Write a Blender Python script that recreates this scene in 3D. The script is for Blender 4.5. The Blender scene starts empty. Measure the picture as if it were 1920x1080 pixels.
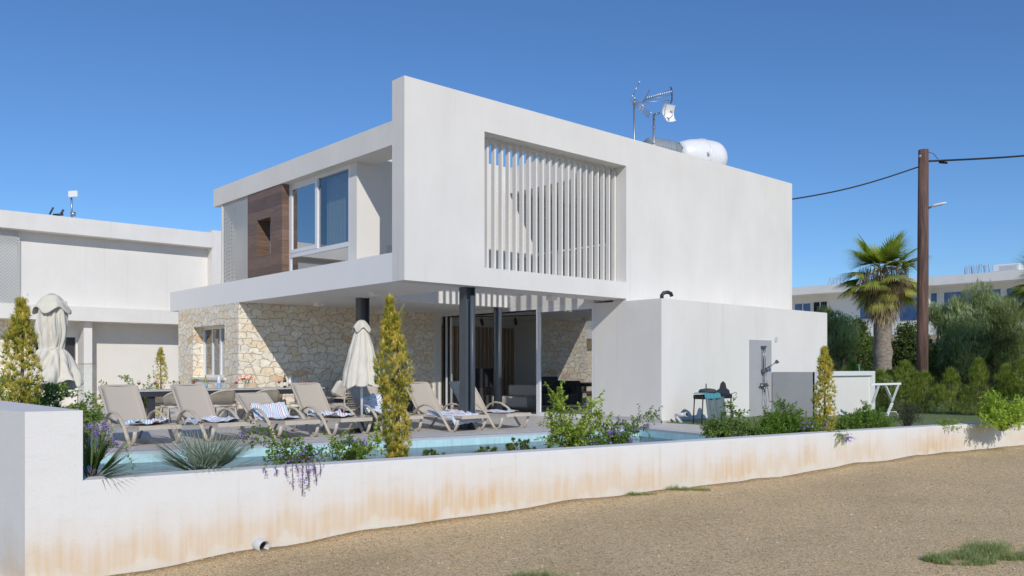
import bpy, math, random
from mathutils import Vector, Matrix, noise
R = math.radians
random.seed(7)
sc = bpy.context.scene
col = sc.collection
PI = math.pi

# ------------------------------------------------------------------ mesh helper
class MB:
    def __init__(s):
        s.v = []; s.f = []; s.m = []; s.sm = []; s.cur = 0; s.uv = {}
    def face(s, idx, smooth=False):
        s.f.append(tuple(idx)); s.m.append(s.cur); s.sm.append(smooth)
    def add(s, pts, faces, smooth=False):
        b = len(s.v); s.v.extend([tuple(p) for p in pts])
        for f in faces: s.face([b+i for i in f], smooth)
        return s
    def box(s, x0, x1, y0, y1, z0, z1, M=None):
        p = [(x0,y0,z0),(x1,y0,z0),(x1,y1,z0),(x0,y1,z0),(x0,y0,z1),(x1,y0,z1),(x1,y1,z1),(x0,y1,z1)]
        if M: p = [M @ Vector(q) for q in p]
        return s.add(p, [(0,3,2,1),(4,5,6,7),(0,1,5,4),(1,2,6,5),(2,3,7,6),(3,0,4,7)])
    def bbox(s, x0, x1, y0, y1, z0, z1, b=.01, M=None):   # box with chamfered vertical/horizontal edges
        def ring(z, i): return [(x0+i,y0,z),(x1-i,y0,z),(x1,y0+i,z),(x1,y1-i,z),(x1-i,y1,z),(x0+i,y1,z),(x0,y1-i,z),(x0,y0+i,z)]
        def ins(z): return [(x0+b,y0+b,z),(x1-b,y0+b,z),(x1-b,y0+b,z),(x1-b,y1-b,z),(x1-b,y1-b,z),(x0+b,y1-b,z),(x0+b,y1-b,z),(x0+b,y0+b,z)]
        P = ins(z0)+ring(z0+b,b)+ring(z1-b,b)+ins(z1)
        if M: P = [M @ Vector(q) for q in P]
        F = []
        for k in range(3):
            for i in range(8):
                j=(i+1)%8; F.append((k*8+i,k*8+j,(k+1)*8+j,(k+1)*8+i))
        F.append(tuple(range(7,-1,-1))); F.append(tuple(range(24,32)))
        return s.add(P, F)
    def tube(s, path, r, n=8, caps=True, smooth=True, flat=None):
        path = [Vector(p) for p in path]
        if not isinstance(r, (list,tuple)): r = [r]*len(path)
        rings = []; up = Vector((0,0,1)); prev = None
        for i,p in enumerate(path):
            a = path[max(0,i-1)]; b = path[min(len(path)-1,i+1)]
            t = (b-a); t = t.normalized() if t.length>1e-9 else Vector((0,0,1))
            if prev is None:
                u = t.cross(up)
                if u.length<1e-3: u = t.cross(Vector((1,0,0)))
            else:
                u = prev - t*prev.dot(t)
            u.normalize(); w = t.cross(u); prev = u
            ring = []
            for k in range(n):
                an = 2*PI*k/n
                fu, fw = (1,1) if flat is None else flat
                ring.append(p + u*(math.cos(an)*r[i]*fu) + w*(math.sin(an)*r[i]*fw))
            rings.append(ring)
        b0 = len(s.v)
        for ring in rings: s.v.extend([tuple(q) for q in ring])
        for i in range(len(rings)-1):
            for k in range(n):
                k2=(k+1)%n
                s.face((b0+i*n+k, b0+i*n+k2, b0+(i+1)*n+k2, b0+(i+1)*n+k), smooth)
        if caps:
            s.face([b0+k for k in range(n-1,-1,-1)]); s.face([b0+(len(rings)-1)*n+k for k in range(n)])
        return s
    def cyl(s, p0, p1, r, n=12, r1=None, smooth=True):
        return s.tube([p0,p1],[r, r if r1 is None else r1], n, True, smooth)
    def bar(s, p0, p1, w, h, side=Vector((0,0,1))):
        p0=Vector(p0); p1=Vector(p1); t=(p1-p0).normalized(); u=t.cross(side)
        if u.length<1e-3: u=t.cross(Vector((1,0,0)))
        u.normalize(); v=u.cross(t).normalized()
        P=[]
        for p in (p0,p1):
            for a,b in ((-1,-1),(1,-1),(1,1),(-1,1)): P.append(p+u*a*w/2+v*b*h/2)
        return s.add(P,[(3,2,1,0),(4,5,6,7),(0,1,5,4),(1,2,6,5),(2,3,7,6),(3,0,4,7)])
    def lathe(s, prof, n=16, M=None, smooth=True):
        b0=len(s.v)
        for r,z in prof:
            for k in range(n):
                a=2*PI*k/n; q=Vector((math.cos(a)*r,math.sin(a)*r,z))
                if M: q=M@q
                s.v.append(tuple(q))
        for i in range(len(prof)-1):
            for k in range(n):
                k2=(k+1)%n
                s.face((b0+i*n+k,b0+i*n+k2,b0+(i+1)*n+k2,b0+(i+1)*n+k),smooth)
        return s
    def prism(s, poly, z0, z1):   # poly ccw in xy
        n=len(poly); P=[(x,y,z0) for x,y in poly]+[(x,y,z1) for x,y in poly]
        F=[tuple(range(n-1,-1,-1)),tuple(range(n,2*n))]+[(i,(i+1)%n,n+(i+1)%n,n+i) for i in range(n)]
        return s.add(P,F)
    def build(s, name, mats, parent=None, attr=None):
        me = bpy.data.meshes.new(name)
        off = Vector(parent.location) if parent is not None and parent.type=='EMPTY' else Vector((0,0,0))
        if parent is not None and parent.parent is not None: off = Vector(parent.parent.location)
        elif parent is not None and parent.type!='EMPTY': off = Vector((0,0,0))
        me.from_pydata([(v[0]-off.x,v[1]-off.y,v[2]-off.z) for v in s.v], [], s.f)
        if not isinstance(mats,(list,tuple)): mats=[mats]
        for m in mats: me.materials.append(m)
        me.polygons.foreach_set('material_index', s.m)
        me.polygons.foreach_set('use_smooth', s.sm)
        if attr:   # per-vertex tint
            a = me.color_attributes.new('tint','FLOAT_COLOR','POINT')
            flat=[]
            for c in attr: flat.extend((c[0],c[1],c[2],1))
            a.data.foreach_set('color', flat)
        me.update()
        o = bpy.data.objects.new(name, me); col.objects.link(o)
        if parent is not None: o.parent = parent
        return o

def tag(o, label=None, cat=None, group=None, kind=None):
    if label: o['label']=label
    if cat: o['category']=cat
    if group: o['group']=group
    if kind: o['kind']=kind
    return o
def thing(name, label, cat, loc=(0,0,0), group=None):
    o = bpy.data.objects.new(name, None); col.objects.link(o); o.location = loc
    o.empty_display_size=.2
    return tag(o,label,cat,group)
def dup(root, loc, rz, label, group=None, scale=None):
    r = root.copy(); col.objects.link(r); r.location=loc; r.rotation_euler=(0,0,rz)
    r['label']=label
    if group: r['group']=group
    for ch in list(root.children):
        c=ch.copy(); col.objects.link(c); c.parent=r
        for g in ch.children:
            d=g.copy(); col.objects.link(d); d.parent=c
    return r

# ------------------------------------------------------------------ materials
def mat(name):
    m=bpy.data.materials.new(name); m.use_nodes=True
    nt=m.node_tree; b=nt.nodes['Principled BSDF']
    return m,nt,b
def N(nt,t,**k):
    n=nt.nodes.new(t)
    for a,v in k.items():
        if a in n.inputs.keys(): n.inputs[a].default_value=v
        else: setattr(n,a,v)
    return n
def c4(c): return (c[0],c[1],c[2],1)
def plain(name, c, rough=.6, metal=0, spec=.5, var=0, scale=8, bump=0, bscale=60, stretch=None, coat=0):
    m,nt,b=mat(name); b.inputs['Roughness'].default_value=rough; b.inputs['Metallic'].default_value=metal
    b.inputs['Specular IOR Level'].default_value=spec; b.inputs['Base Color'].default_value=c4(c)
    if coat: b.inputs['Coat Weight'].default_value=coat
    tc=N(nt,'ShaderNodeTexCoord'); vec=tc.outputs['Object']
    if stretch:
        mp=N(nt,'ShaderNodeMapping'); mp.inputs['Scale'].default_value=stretch
        nt.links.new(vec,mp.inputs['Vector']); vec=mp.outputs['Vector']
    if var:
        no=N(nt,'ShaderNodeTexNoise'); no.inputs['Scale'].default_value=scale; no.inputs['Detail'].default_value=6
        nt.links.new(vec,no.inputs['Vector'])
        mr=N(nt,'ShaderNodeMapRange'); mr.inputs['From Min'].default_value=.3; mr.inputs['From Max'].default_value=.7
        mr.inputs['To Min'].default_value=1-var; mr.inputs['To Max'].default_value=1+var*.6
        nt.links.new(no.outputs['Fac'],mr.inputs['Value'])
        mx=N(nt,'ShaderNodeVectorMath',operation='SCALE'); mx.inputs[0].default_value=c[:3]
        nt.links.new(mr.outputs['Result'],mx.inputs['Scale']); nt.links.new(mx.outputs['Vector'],b.inputs['Base Color'])
    if bump:
        n2=N(nt,'ShaderNodeTexNoise'); n2.inputs['Scale'].default_value=bscale; n2.inputs['Detail'].default_value=5
        nt.links.new(vec,n2.inputs['Vector'])
        bp=N(nt,'ShaderNodeBump'); bp.inputs['Strength'].default_value=bump; bp.inputs['Distance'].default_value=.01
        nt.links.new(n2.outputs['Fac'],bp.inputs['Height']); nt.links.new(bp.outputs['Normal'],b.inputs['Normal'])
    return m
def ramp(nt, stops):
    r=N(nt,'ShaderNodeValToRGB'); e=r.color_ramp.elements
    e[0].position=stops[0][0]; e[0].color=c4(stops[0][1]); e[1].position=stops[-1][0]; e[1].color=c4(stops[-1][1])
    for p,c in stops[1:-1]:
        x=e.new(p); x.color=c4(c)
    return r
def mixc(nt, fac, a, b, mode='MIX'):
    m=N(nt,'ShaderNodeMix',data_type='RGBA',blend_type=mode)
    for sock,val in ((m.inputs[0],fac),(m.inputs[6],a),(m.inputs[7],b)):
        if hasattr(val,'is_output'): nt.links.new(val,sock)
        elif isinstance(val,(int,float)): sock.default_value=val
        else: sock.default_value=c4(val)
    return m.outputs[2]
def math_(nt, op, a, b=None, clamp=False):
    m=N(nt,'ShaderNodeMath',operation=op); m.use_clamp=clamp
    for i,v in enumerate((a,b)):
        if v is None: continue
        if hasattr(v,'is_output'): nt.links.new(v,m.inputs[i])
        else: m.inputs[i].default_value=v
    return m.outputs[0]

M={}
def plaster(name, c, weather=.5):
    m,nt,b=mat(name); b.inputs['Roughness'].default_value=.82; b.inputs['Specular IOR Level'].default_value=.25
    tc=N(nt,'ShaderNodeTexCoord')
    n1=N(nt,'ShaderNodeTexNoise',Scale=.7,Detail=5.0,Roughness=.6); nt.links.new(tc.outputs['Object'],n1.inputs['Vector'])
    mp=N(nt,'ShaderNodeMapping'); mp.inputs['Scale'].default_value=(1.1,1.1,.30); nt.links.new(tc.outputs['Object'],mp.inputs['Vector'])
    n2=N(nt,'ShaderNodeTexNoise',Scale=1.6,Detail=6.0,Roughness=.65); nt.links.new(mp.outputs['Vector'],n2.inputs['Vector'])
    n3=N(nt,'ShaderNodeTexNoise',Scale=160.0,Detail=3.0); nt.links.new(tc.outputs['Object'],n3.inputs['Vector'])
    r1=ramp(nt,[(.35,[x*(1-.07*weather) for x in c]),(.65,c)]); nt.links.new(n1.outputs['Fac'],r1.inputs['Fac'])
    r2=ramp(nt,[(.3,(1-.05*weather,1-.055*weather,1-.07*weather)),(.62,(1,1,1))]); nt.links.new(n2.outputs['Fac'],r2.inputs['Fac'])
    mp4=N(nt,'ShaderNodeMapping'); mp4.inputs['Scale'].default_value=(7,7,.22); nt.links.new(tc.outputs['Object'],mp4.inputs['Vector'])
    n4=N(nt,'ShaderNodeTexNoise',Scale=1.0,Detail=7.0,Roughness=.6); nt.links.new(mp4.outputs['Vector'],n4.inputs['Vector'])
    r4=ramp(nt,[(.60,(1,1,1)),(.72,(1-.09*weather,1-.095*weather,1-.11*weather))]); nt.links.new(n4.outputs['Fac'],r4.inputs['Fac'])
    cc=mixc(nt,1.0,r1.outputs['Color'],r2.outputs['Color'],'MULTIPLY')
    nt.links.new(mixc(nt,1.0,cc,r4.outputs['Color'],'MULTIPLY'),b.inputs['Base Color'])
    bp=N(nt,'ShaderNodeBump'); bp.inputs['Strength'].default_value=.25; bp.inputs['Distance'].default_value=.004
    nt.links.new(n3.outputs['Fac'],bp.inputs['Height']); nt.links.new(bp.outputs['Normal'],b.inputs['Normal'])
    return m
M['white']=plaster('white_render',(.80,.775,.73),.8)
M['white_bld']=plaster('old_white_render',(.84,.85,.83),.8)
M['soffit']=plaster('soffit_paint',(.88,.87,.845),.2)

def stone_mat():
    m,nt,b=mat('limestone_masonry'); b.inputs['Roughness'].default_value=.9; b.inputs['Specular IOR Level'].default_value=.2
    tc=N(nt,'ShaderNodeTexCoord'); sp=N(nt,'ShaderNodeSeparateXYZ'); nt.links.new(tc.outputs['Object'],sp.inputs[0])
    xy=math_(nt,'ADD',sp.outputs['X'],math_(nt,'MULTIPLY',sp.outputs['Y'],1.0))
    cb=N(nt,'ShaderNodeCombineXYZ'); zz=math_(nt,'MULTIPLY',sp.outputs['Z'],5.4); par_=math_(nt,'MULTIPLY',math_(nt,'MODULO',math_(nt,'FLOOR',zz),2.0),.5); nt.links.new(math_(nt,'ADD',math_(nt,'MULTIPLY',xy,3.5),par_),cb.inputs[0]); nt.links.new(zz,cb.inputs[1])
    nd=N(nt,'ShaderNodeTexNoise',Scale=2.2,Detail=3.0); nt.links.new(cb.outputs[0],nd.inputs['Vector'])
    ad=N(nt,'ShaderNodeVectorMath',operation='MULTIPLY_ADD'); nt.links.new(nd.outputs['Color'],ad.inputs[0]); ad.inputs[1].default_value=(.30,.28,0); nt.links.new(cb.outputs[0],ad.inputs[2])
    v1=N(nt,'ShaderNodeTexVoronoi',voronoi_dimensions='2D',feature='F1',Randomness=.8,Scale=1.0); nt.links.new(ad.outputs[0],v1.inputs['Vector'])
    v2=N(nt,'ShaderNodeTexVoronoi',voronoi_dimensions='2D',feature='DISTANCE_TO_EDGE',Randomness=.8,Scale=1.0); nt.links.new(ad.outputs[0],v2.inputs['Vector'])
    sc_=N(nt,'ShaderNodeSeparateColor'); nt.links.new(v1.outputs['Color'],sc_.inputs[0])
    rc=ramp(nt,[(0,(.80,.74,.63)),(.16,(.77,.67,.52)),(.28,(.82,.78,.70)),(.42,(.75,.71,.64)),(.55,(.85,.80,.70)),(.70,(.78,.71,.59)),(.84,(.73,.70,.64)),(.96,(.68,.52,.36)),(.98,(.82,.77,.67))])
    rc.color_ramp.interpolation='CONSTANT'; nt.links.new(sc_.outputs[0],rc.inputs['Fac'])
    n1=N(nt,'ShaderNodeTexNoise',Scale=9.0,Detail=8.0,Roughness=.7); nt.links.new(tc.outputs['Object'],n1.inputs['Vector'])
    rn=ramp(nt,[(.3,(.92,.88,.82)),(.7,(1.28,1.24,1.16))]); nt.links.new(n1.outputs['Fac'],rn.inputs['Fac'])
    cc=mixc(nt,1.0,rc.outputs['Color'],rn.outputs['Color'],'MULTIPLY')
    e=N(nt,'ShaderNodeMapRange'); e.inputs['From Min'].default_value=.012; e.inputs['From Max'].default_value=.05
    ew=math_(nt,'ADD',v2.outputs['Distance'],math_(nt,'MULTIPLY',math_(nt,'SUBTRACT',n1.outputs['Fac'],.5),.07)); nt.links.new(ew,e.inputs['Value'])
    nt.links.new(mixc(nt,e.outputs[0],(.54,.49,.40),cc),b.inputs['Base Color'])
    h=math_(nt,'ADD',math_(nt,'MULTIPLY',e.outputs[0],1.0),math_(nt,'MULTIPLY',n1.outputs['Fac'],.5))
    h=math_(nt,'ADD',h,math_(nt,'MULTIPLY',sc_.outputs[1],.5))
    bp=N(nt,'ShaderNodeBump'); bp.inputs['Strength'].default_value=.7; bp.inputs['Distance'].default_value=.02
    nt.links.new(h,bp.inputs['Height']); nt.links.new(bp.outputs['Normal'],b.inputs['Normal'])
    return m
M['stone']=stone_mat()

def boundary_mat():
    m,nt,b=mat('stained_white_wall'); b.inputs['Roughness'].default_value=.85; b.inputs['Specular IOR Level'].default_value=.2
    uv=N(nt,'ShaderNodeUVMap'); sp=N(nt,'ShaderNodeSeparateXYZ'); nt.links.new(uv.outputs[0],sp.inputs[0])
    tc=N(nt,'ShaderNodeTexCoord')
    def strk(sx,sy,scale,det=5.0):
        cb=N(nt,'ShaderNodeMapping'); cb.inputs['Scale'].default_value=(sx,sy,1); nt.links.new(uv.outputs[0],cb.inputs['Vector'])
        n=N(nt,'ShaderNodeTexNoise',Scale=scale,Detail=det,Roughness=.6); nt.links.new(cb.outputs[0],n.inputs['Vector']); return n.outputs['Fac']
    s1=strk(3.2,.25,1.0); s2=strk(14,.5,1.0); s3=strk(1,1,3.0,8.0); s4=strk(.45,.2,1.0,2.0); s5=strk(.8,2.5,5.0,8.0)
    v=sp.outputs['Y']
    # ochre splash stain: strongest 0.1-0.25 m above the soil, fading out
    hgt=math_(nt,'ADD',v,math_(nt,'MULTIPLY',math_(nt,'SUBTRACT',s3,.5),-.22))
    hgt=math_(nt,'ADD',hgt,math_(nt,'MULTIPLY',math_(nt,'SUBTRACT',s1,.5),-.60))
    r=ramp(nt,[(0,(0,0,0)),(.05,(.35,.35,.35)),(.11,(1,1,1)),(.24,(.85,.85,.85)),(.38,(.30,.30,.30)),(.62,(0,0,0))]); nt.links.new(hgt,r.inputs['Fac'])
    msk=N(nt,'ShaderNodeMapRange'); msk.inputs['From Min'].default_value=.40; msk.inputs['From Max'].default_value=.60; nt.links.new(s4,msk.inputs['Value'])
    lx=N(nt,'ShaderNodeMapRange'); lx.inputs['From Min'].default_value=5.5; lx.inputs['From Max'].default_value=9.5; lx.inputs['To Min'].default_value=.65; lx.inputs['To Max'].default_value=0.0; nt.links.new(sp.outputs['X'],lx.inputs['Value'])
    mk=math_(nt,'MAXIMUM',msk.outputs[0],lx.outputs[0])
    msk2=N(nt,'ShaderNodeMapRange'); msk2.inputs['From Min'].default_value=.3; msk2.inputs['From Max'].default_value=.6; msk2.inputs['To Min'].default_value=.35; nt.links.new(s2,msk2.inputs['Value'])
    f=math_(nt,'MULTIPLY',math_(nt,'MULTIPLY',r.outputs['Color'],math_(nt,'ADD',math_(nt,'MULTIPLY',mk,.85),.15)),msk2.outputs[0],True)
    base=mixc(nt,math_(nt,'MULTIPLY',s3,.5),(.765,.755,.735),(.70,.69,.66))
    c=mixc(nt,f,base,(.66,.41,.185))
    # cream wash band
    r2=ramp(nt,[(0,(1,1,1)),(.10,(.6,.6,.6)),(.42,(0,0,0))]); nt.links.new(hgt,r2.inputs['Fac'])
    c=mixc(nt,math_(nt,'MULTIPLY',r2.outputs['Color'],.6),c,(.74,.655,.50))
    # dark algae drips from the top
    d=N(nt,'ShaderNodeMapRange'); d.inputs['From Min'].default_value=.60; d.inputs['From Max'].default_value=.74; nt.links.new(s2,d.inputs['Value'])
    d2=N(nt,'ShaderNodeMapRange'); d2.inputs['From Min'].default_value=.55; d2.inputs['From Max'].default_value=.8; nt.links.new(s5,d2.inputs['Value'])
    c=mixc(nt,math_(nt,'MULTIPLY',math_(nt,'ADD',math_(nt,'MULTIPLY',d.outputs[0],.6),math_(nt,'MULTIPLY',d2.outputs[0],.5)),.38,True),c,(.48,.46,.38))
    nt.links.new(c,b.inputs['Base Color'])
    n3=N(nt,'ShaderNodeTexNoise',Scale=90.0,Detail=4.0); nt.links.new(tc.outputs['Object'],n3.inputs['Vector'])
    n4=N(nt,'ShaderNodeTexNoise',Scale=3.0,Detail=4.0); nt.links.new(tc.outputs['Object'],n4.inputs['Vector'])
    bp=N(nt,'ShaderNodeBump'); bp.inputs['Strength'].default_value=.35; bp.inputs['Distance'].default_value=.008
    nt.links.new(math_(nt,'ADD',n3.outputs['Fac'],math_(nt,'MULTIPLY',n4.outputs['Fac'],3.0)),bp.inputs['Height']); nt.links.new(bp.outputs['Normal'],b.inputs['Normal'])
    return m
M['boundary']=boundary_mat()

def gravel_mat():
    m,nt,b=mat('gravelly_soil'); b.inputs['Roughness'].default_value=.95; b.inputs['Specular IOR Level'].default_value=.1
    tc=N(nt,'ShaderNodeTexCoord')
    v=N(nt,'ShaderNodeTexVoronoi',feature='F1',Scale=85.0,Randomness=1.0); nt.links.new(tc.outputs['Object'],v.inputs['Vector'])
    sc_=N(nt,'ShaderNodeSeparateColor'); nt.links.new(v.outputs['Color'],sc_.inputs[0])
    r=ramp(nt,[(0,(.36,.25,.15)),(.2,(.68,.505,.285)),(.6,(.78,.59,.34)),(.85,(.85,.655,.39)),(.96,(.89,.75,.51)),(1,(.18,.125,.08))]); nt.links.new(sc_.outputs[0],r.inputs['Fac'])
    n=N(nt,'ShaderNodeTexNoise',Scale=.8,Detail=9.0,Roughness=.65); nt.links.new(tc.outputs['Object'],n.inputs['Vector'])
    rn=ramp(nt,[(.3,(.86,.84,.81)),(.5,(1,1,1)),(.7,(1.1,1.07,1.03))]); nt.links.new(n.outputs['Fac'],rn.inputs['Fac'])
    n2=N(nt,'ShaderNodeTexNoise',Scale=22.0,Detail=9.0,Roughness=.75); nt.links.new(tc.outputs['Object'],n2.inputs['Vector'])
    rm=ramp(nt,[(.34,(.52,.50,.46)),(.45,(.95,.94,.93)),(.66,(1.12,1.10,1.07))]); nt.links.new(n2.outputs['Fac'],rm.inputs['Fac'])
    c=mixc(nt,1.0,r.outputs['Color'],rn.outputs['Color'],'MULTIPLY'); c=mixc(nt,.8,c,rm.outputs['Color'],'MULTIPLY')
    nt.links.new(c,b.inputs['Base Color'])
    h=math_(nt,'ADD',math_(nt,'MULTIPLY',v.outputs['Distance'],-1.2),math_(nt,'MULTIPLY',n2.outputs['Fac'],1.4))
    bp=N(nt,'ShaderNodeBump'); bp.inputs['Strength'].default_value=.75; bp.inputs['Distance'].default_value=.012
    nt.links.new(h,bp.inputs['Height']); nt.links.new(bp.outputs['Normal'],b.inputs['Normal'])
    return m
M['gravel']=gravel_mat()

def tile_mat(name, c1, c2, joint, size, rough=.6, ang=0, off=0):
    m,nt,b=mat(name); b.inputs['Roughness'].default_value=rough
    tc=N(nt,'ShaderNodeTexCoord'); mp=N(nt,'ShaderNodeMapping'); mp.inputs['Rotation'].default_value=(0,0,ang); nt.links.new(tc.outputs['Object'],mp.inputs['Vector'])
    br=N(nt,'ShaderNodeTexBrick'); br.offset=off; br.inputs['Scale'].default_value=1; br.inputs['Brick Width'].default_value=size; br.inputs['Row Height'].default_value=size
    br.inputs['Mortar Size'].default_value=size*.012; br.inputs['Color1'].default_value=c4(c1); br.inputs['Color2'].default_value=c4(c2); br.inputs['Mortar'].default_value=c4(joint)
    nt.links.new(mp.outputs[0],br.inputs['Vector'])
    n=N(nt,'ShaderNodeTexNoise',Scale=5.0,Detail=8.0,Roughness=.7); nt.links.new(tc.outputs['Object'],n.inputs['Vector'])
    rn=ramp(nt,[(.3,(.88,.87,.86)),(.7,(1.05,1.05,1.05))]); nt.links.new(n.outputs['Fac'],rn.inputs['Fac'])
    nt.links.new(mixc(nt,1.0,br.outputs['Color'],rn.outputs['Color'],'MULTIPLY'),b.inputs['Base Color'])
    return m
M['paving']=tile_mat('terrace_tiles',(.60,.575,.545),(.63,.605,.575),(.36,.35,.33),.6,.55,R(-10))
M['coping']=plain('coping_stone',(.50,.52,.55),.5,var=.06)
M['mosaic']=tile_mat('pool_mosaic',(.46,.74,.78),(.54,.80,.83),(.55,.72,.74),.05,.25,R(-10))
M['lawn']=plain('artificial_lawn',(.17,.215,.085),.95,var=.3,scale=20,bump=.8,bscale=400)
M['soil']=plain('bed_soil',(.16,.12,.085),.95,var=.4,scale=15,bump=1,bscale=60)
M['anth']=plain('anthracite_paint',(.08,.095,.11),.45,var=.08,scale=3)
M['alu']=plain('white_aluminium',(.78,.79,.80),.35)
M['blackm']=plain('black_metal',(.015,.016,.018),.4)
M['steel']=plain('chrome',(.26,.27,.29),.38,metal=1)
M['galv']=plain('galvanised_steel',(.42,.44,.46),.4,metal=.8,var=.1)
M['greytile_shade']=plain('tile_and_shade_grey',(.42,.42,.43),.45,var=.05,scale=2)
M['taupe']=plain('taupe_resin',(.56,.49,.39),.5,var=.06,scale=10)
M['sling']=plain('taupe_sling',(.50,.44,.365),.75,bump=.3,bscale=300)
M['canvas']=plain('cream_canvas',(.72,.67,.56),.9,var=.06,scale=6,bump=.15,bscale=200)
M['tabletop']=plain('pale_table_top',(.55,.53,.50),.5,var=.08)
M['charcoal']=plain('charcoal_metal',(.035,.037,.045),.5)
M['rope']=plain('taupe_rope',(.30,.265,.21),.85,bump=.6,bscale=120)
M['cushion']=plain('beige_cushion',(.60,.56,.50),.95,bump=.2,bscale=90)
M['dkgrey']=plain('dark_grey_fabric',(.06,.06,.065),.9)
M['bark']=plain('brown_bark',(.16,.11,.075),.9,var=.3,scale=20,bump=1,bscale=30)
M['pole']=plain('creosoted_wood',(.15,.085,.065),.85,var=.6,scale=5,bump=.6,bscale=25,stretch=(4,4,.25))
M['cable']=plain('black_cable',(.01,.01,.012),.6)
M['pipe']=plain('pvc_pipe',(.6,.6,.6),.45,var=.1)
M['dark']=plain('dark_hollow',(.015,.015,.015),.9)
M['intwall']=plain('interior_wall',(.78,.78,.78),.9)
M['intfloor']=plain('interior_floor',(.50,.48,.46),.35)
M['curtain']=plain('curtain',(.40,.40,.38),.9)
M['tank']=plain('white_tank',(.82,.82,.82),.35,var=.04)
M['tankgrey']=plain('grey_tank',(.26,.30,.32),.45,var=.1)
M['rebar']=plain('rusty_rebar',(.42,.25,.2),.8)
M['teal']=plain('turquoise_cloth',(.07,.27,.32),.8)
M['greycover']=plain('grey_green_cover',(.13,.17,.175),.7,var=.15,scale=4)
M['straw']=plain('dry_frond',(.27,.20,.13),.9,var=.35,scale=14)
M['palmbark']=plain('palm_trunk_fibre',(.30,.25,.2),.95,var=.5,scale=9,bump=1,bscale=18,stretch=(1,1,3))
M['skirting']=plain('grey_skirting',(.5,.49,.48),.6)

def wood_mat(name, a, bcol, stretch, board=None):
    m,nt,b=mat(name); b.inputs['Roughness'].default_value=.5
    tc=N(nt,'ShaderNodeTexCoord'); mp=N(nt,'ShaderNodeMapping'); mp.inputs['Scale'].default_value=stretch; nt.links.new(tc.outputs['Object'],mp.inputs['Vector'])
    n=N(nt,'ShaderNodeTexNoise',Scale=3.0,Detail=8.0,Roughness=.65,Distortion=.6); nt.links.new(mp.outputs[0],n.inputs['Vector'])
    r=ramp(nt,[(.3,a),(.5,[(x+y)/2 for x,y in zip(a,bcol)]),(.72,bcol)]); nt.links.new(n.outputs['Fac'],r.inputs['Fac'])
    c=r.outputs['Color']
    if board:
        sp=N(nt,'ShaderNodeSeparateXYZ'); nt.links.new(tc.outputs['Object'],sp.inputs[0])
        fr=math_(nt,'FRACT',math_(nt,'DIVIDE',sp.outputs['Z'],board)); ln=math_(nt,'LESS_THAN',fr,.03)
        fl=math_(nt,'FLOOR',math_(nt,'DIVIDE',sp.outputs['Z'],board)); wn=N(nt,'ShaderNodeTexWhiteNoise',noise_dimensions='1D'); nt.links.new(fl,wn.inputs['W'])
        rr=ramp(nt,[(0,(.8,.8,.8)),(1,(1.2,1.18,1.15))]); nt.links.new(wn.outputs['Value'],rr.inputs['Fac'])
        c=mixc(nt,1.0,c,rr.outputs['Color'],'MULTIPLY'); c=mixc(nt,math_(nt,'MULTIPLY',ln,.6),c,(.03,.02,.015))
    nt.links.new(c,b.inputs['Base Color']); return m
M['walnut']=wood_mat('walnut_cladding',(.115,.07,.052),(.23,.145,.10),(.7,.7,9),.28)
M['slatwood']=wood_mat('oak_slats',(.30,.20,.12),(.52,.37,.24),(6,6,.6))

def glass_mat(name, refl, tint, rough=.0):
    m,nt,b=mat(name); nt.nodes.remove(b); out=nt.nodes['Material Output']
    g=N(nt,'ShaderNodeBsdfGlossy'); g.inputs['Roughness'].default_value=rough; g.inputs['Color'].default_value=(.95,.97,1,1)
    t=N(nt,'ShaderNodeBsdfTransparent'); t.inputs['Color'].default_value=c4(tint)
    fr=N(nt,'ShaderNodeFresnel'); fr.inputs['IOR'].default_value=1.5
    f=math_(nt,'ADD',math_(nt,'MULTIPLY',fr.outputs[0],1.0),refl,True)
    ge=N(nt,'ShaderNodeNewGeometry'); f=math_(nt,'MULTIPLY',f,math_(nt,'SUBTRACT',1.0,ge.outputs['Backfacing']))
    mx=N(nt,'ShaderNodeMixShader'); nt.links.new(f,mx.inputs[0]); nt.links.new(t.outputs[0],mx.inputs[1]); nt.links.new(g.outputs[0],mx.inputs[2])
    nt.links.new(mx.outputs[0],out.inputs['Surface']); return m
M['glass']=glass_mat('window_glass',.16,(.80,.85,.85))
M['glassblue']=glass_mat('bluish_window_glass',.42,(.35,.45,.5))
M['glassdoor']=glass_mat('tinted_door_glass',.38,(.30,.34,.32))
M['glassclear']=glass_mat('clear_glass',.02,(.93,.96,.95))

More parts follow.
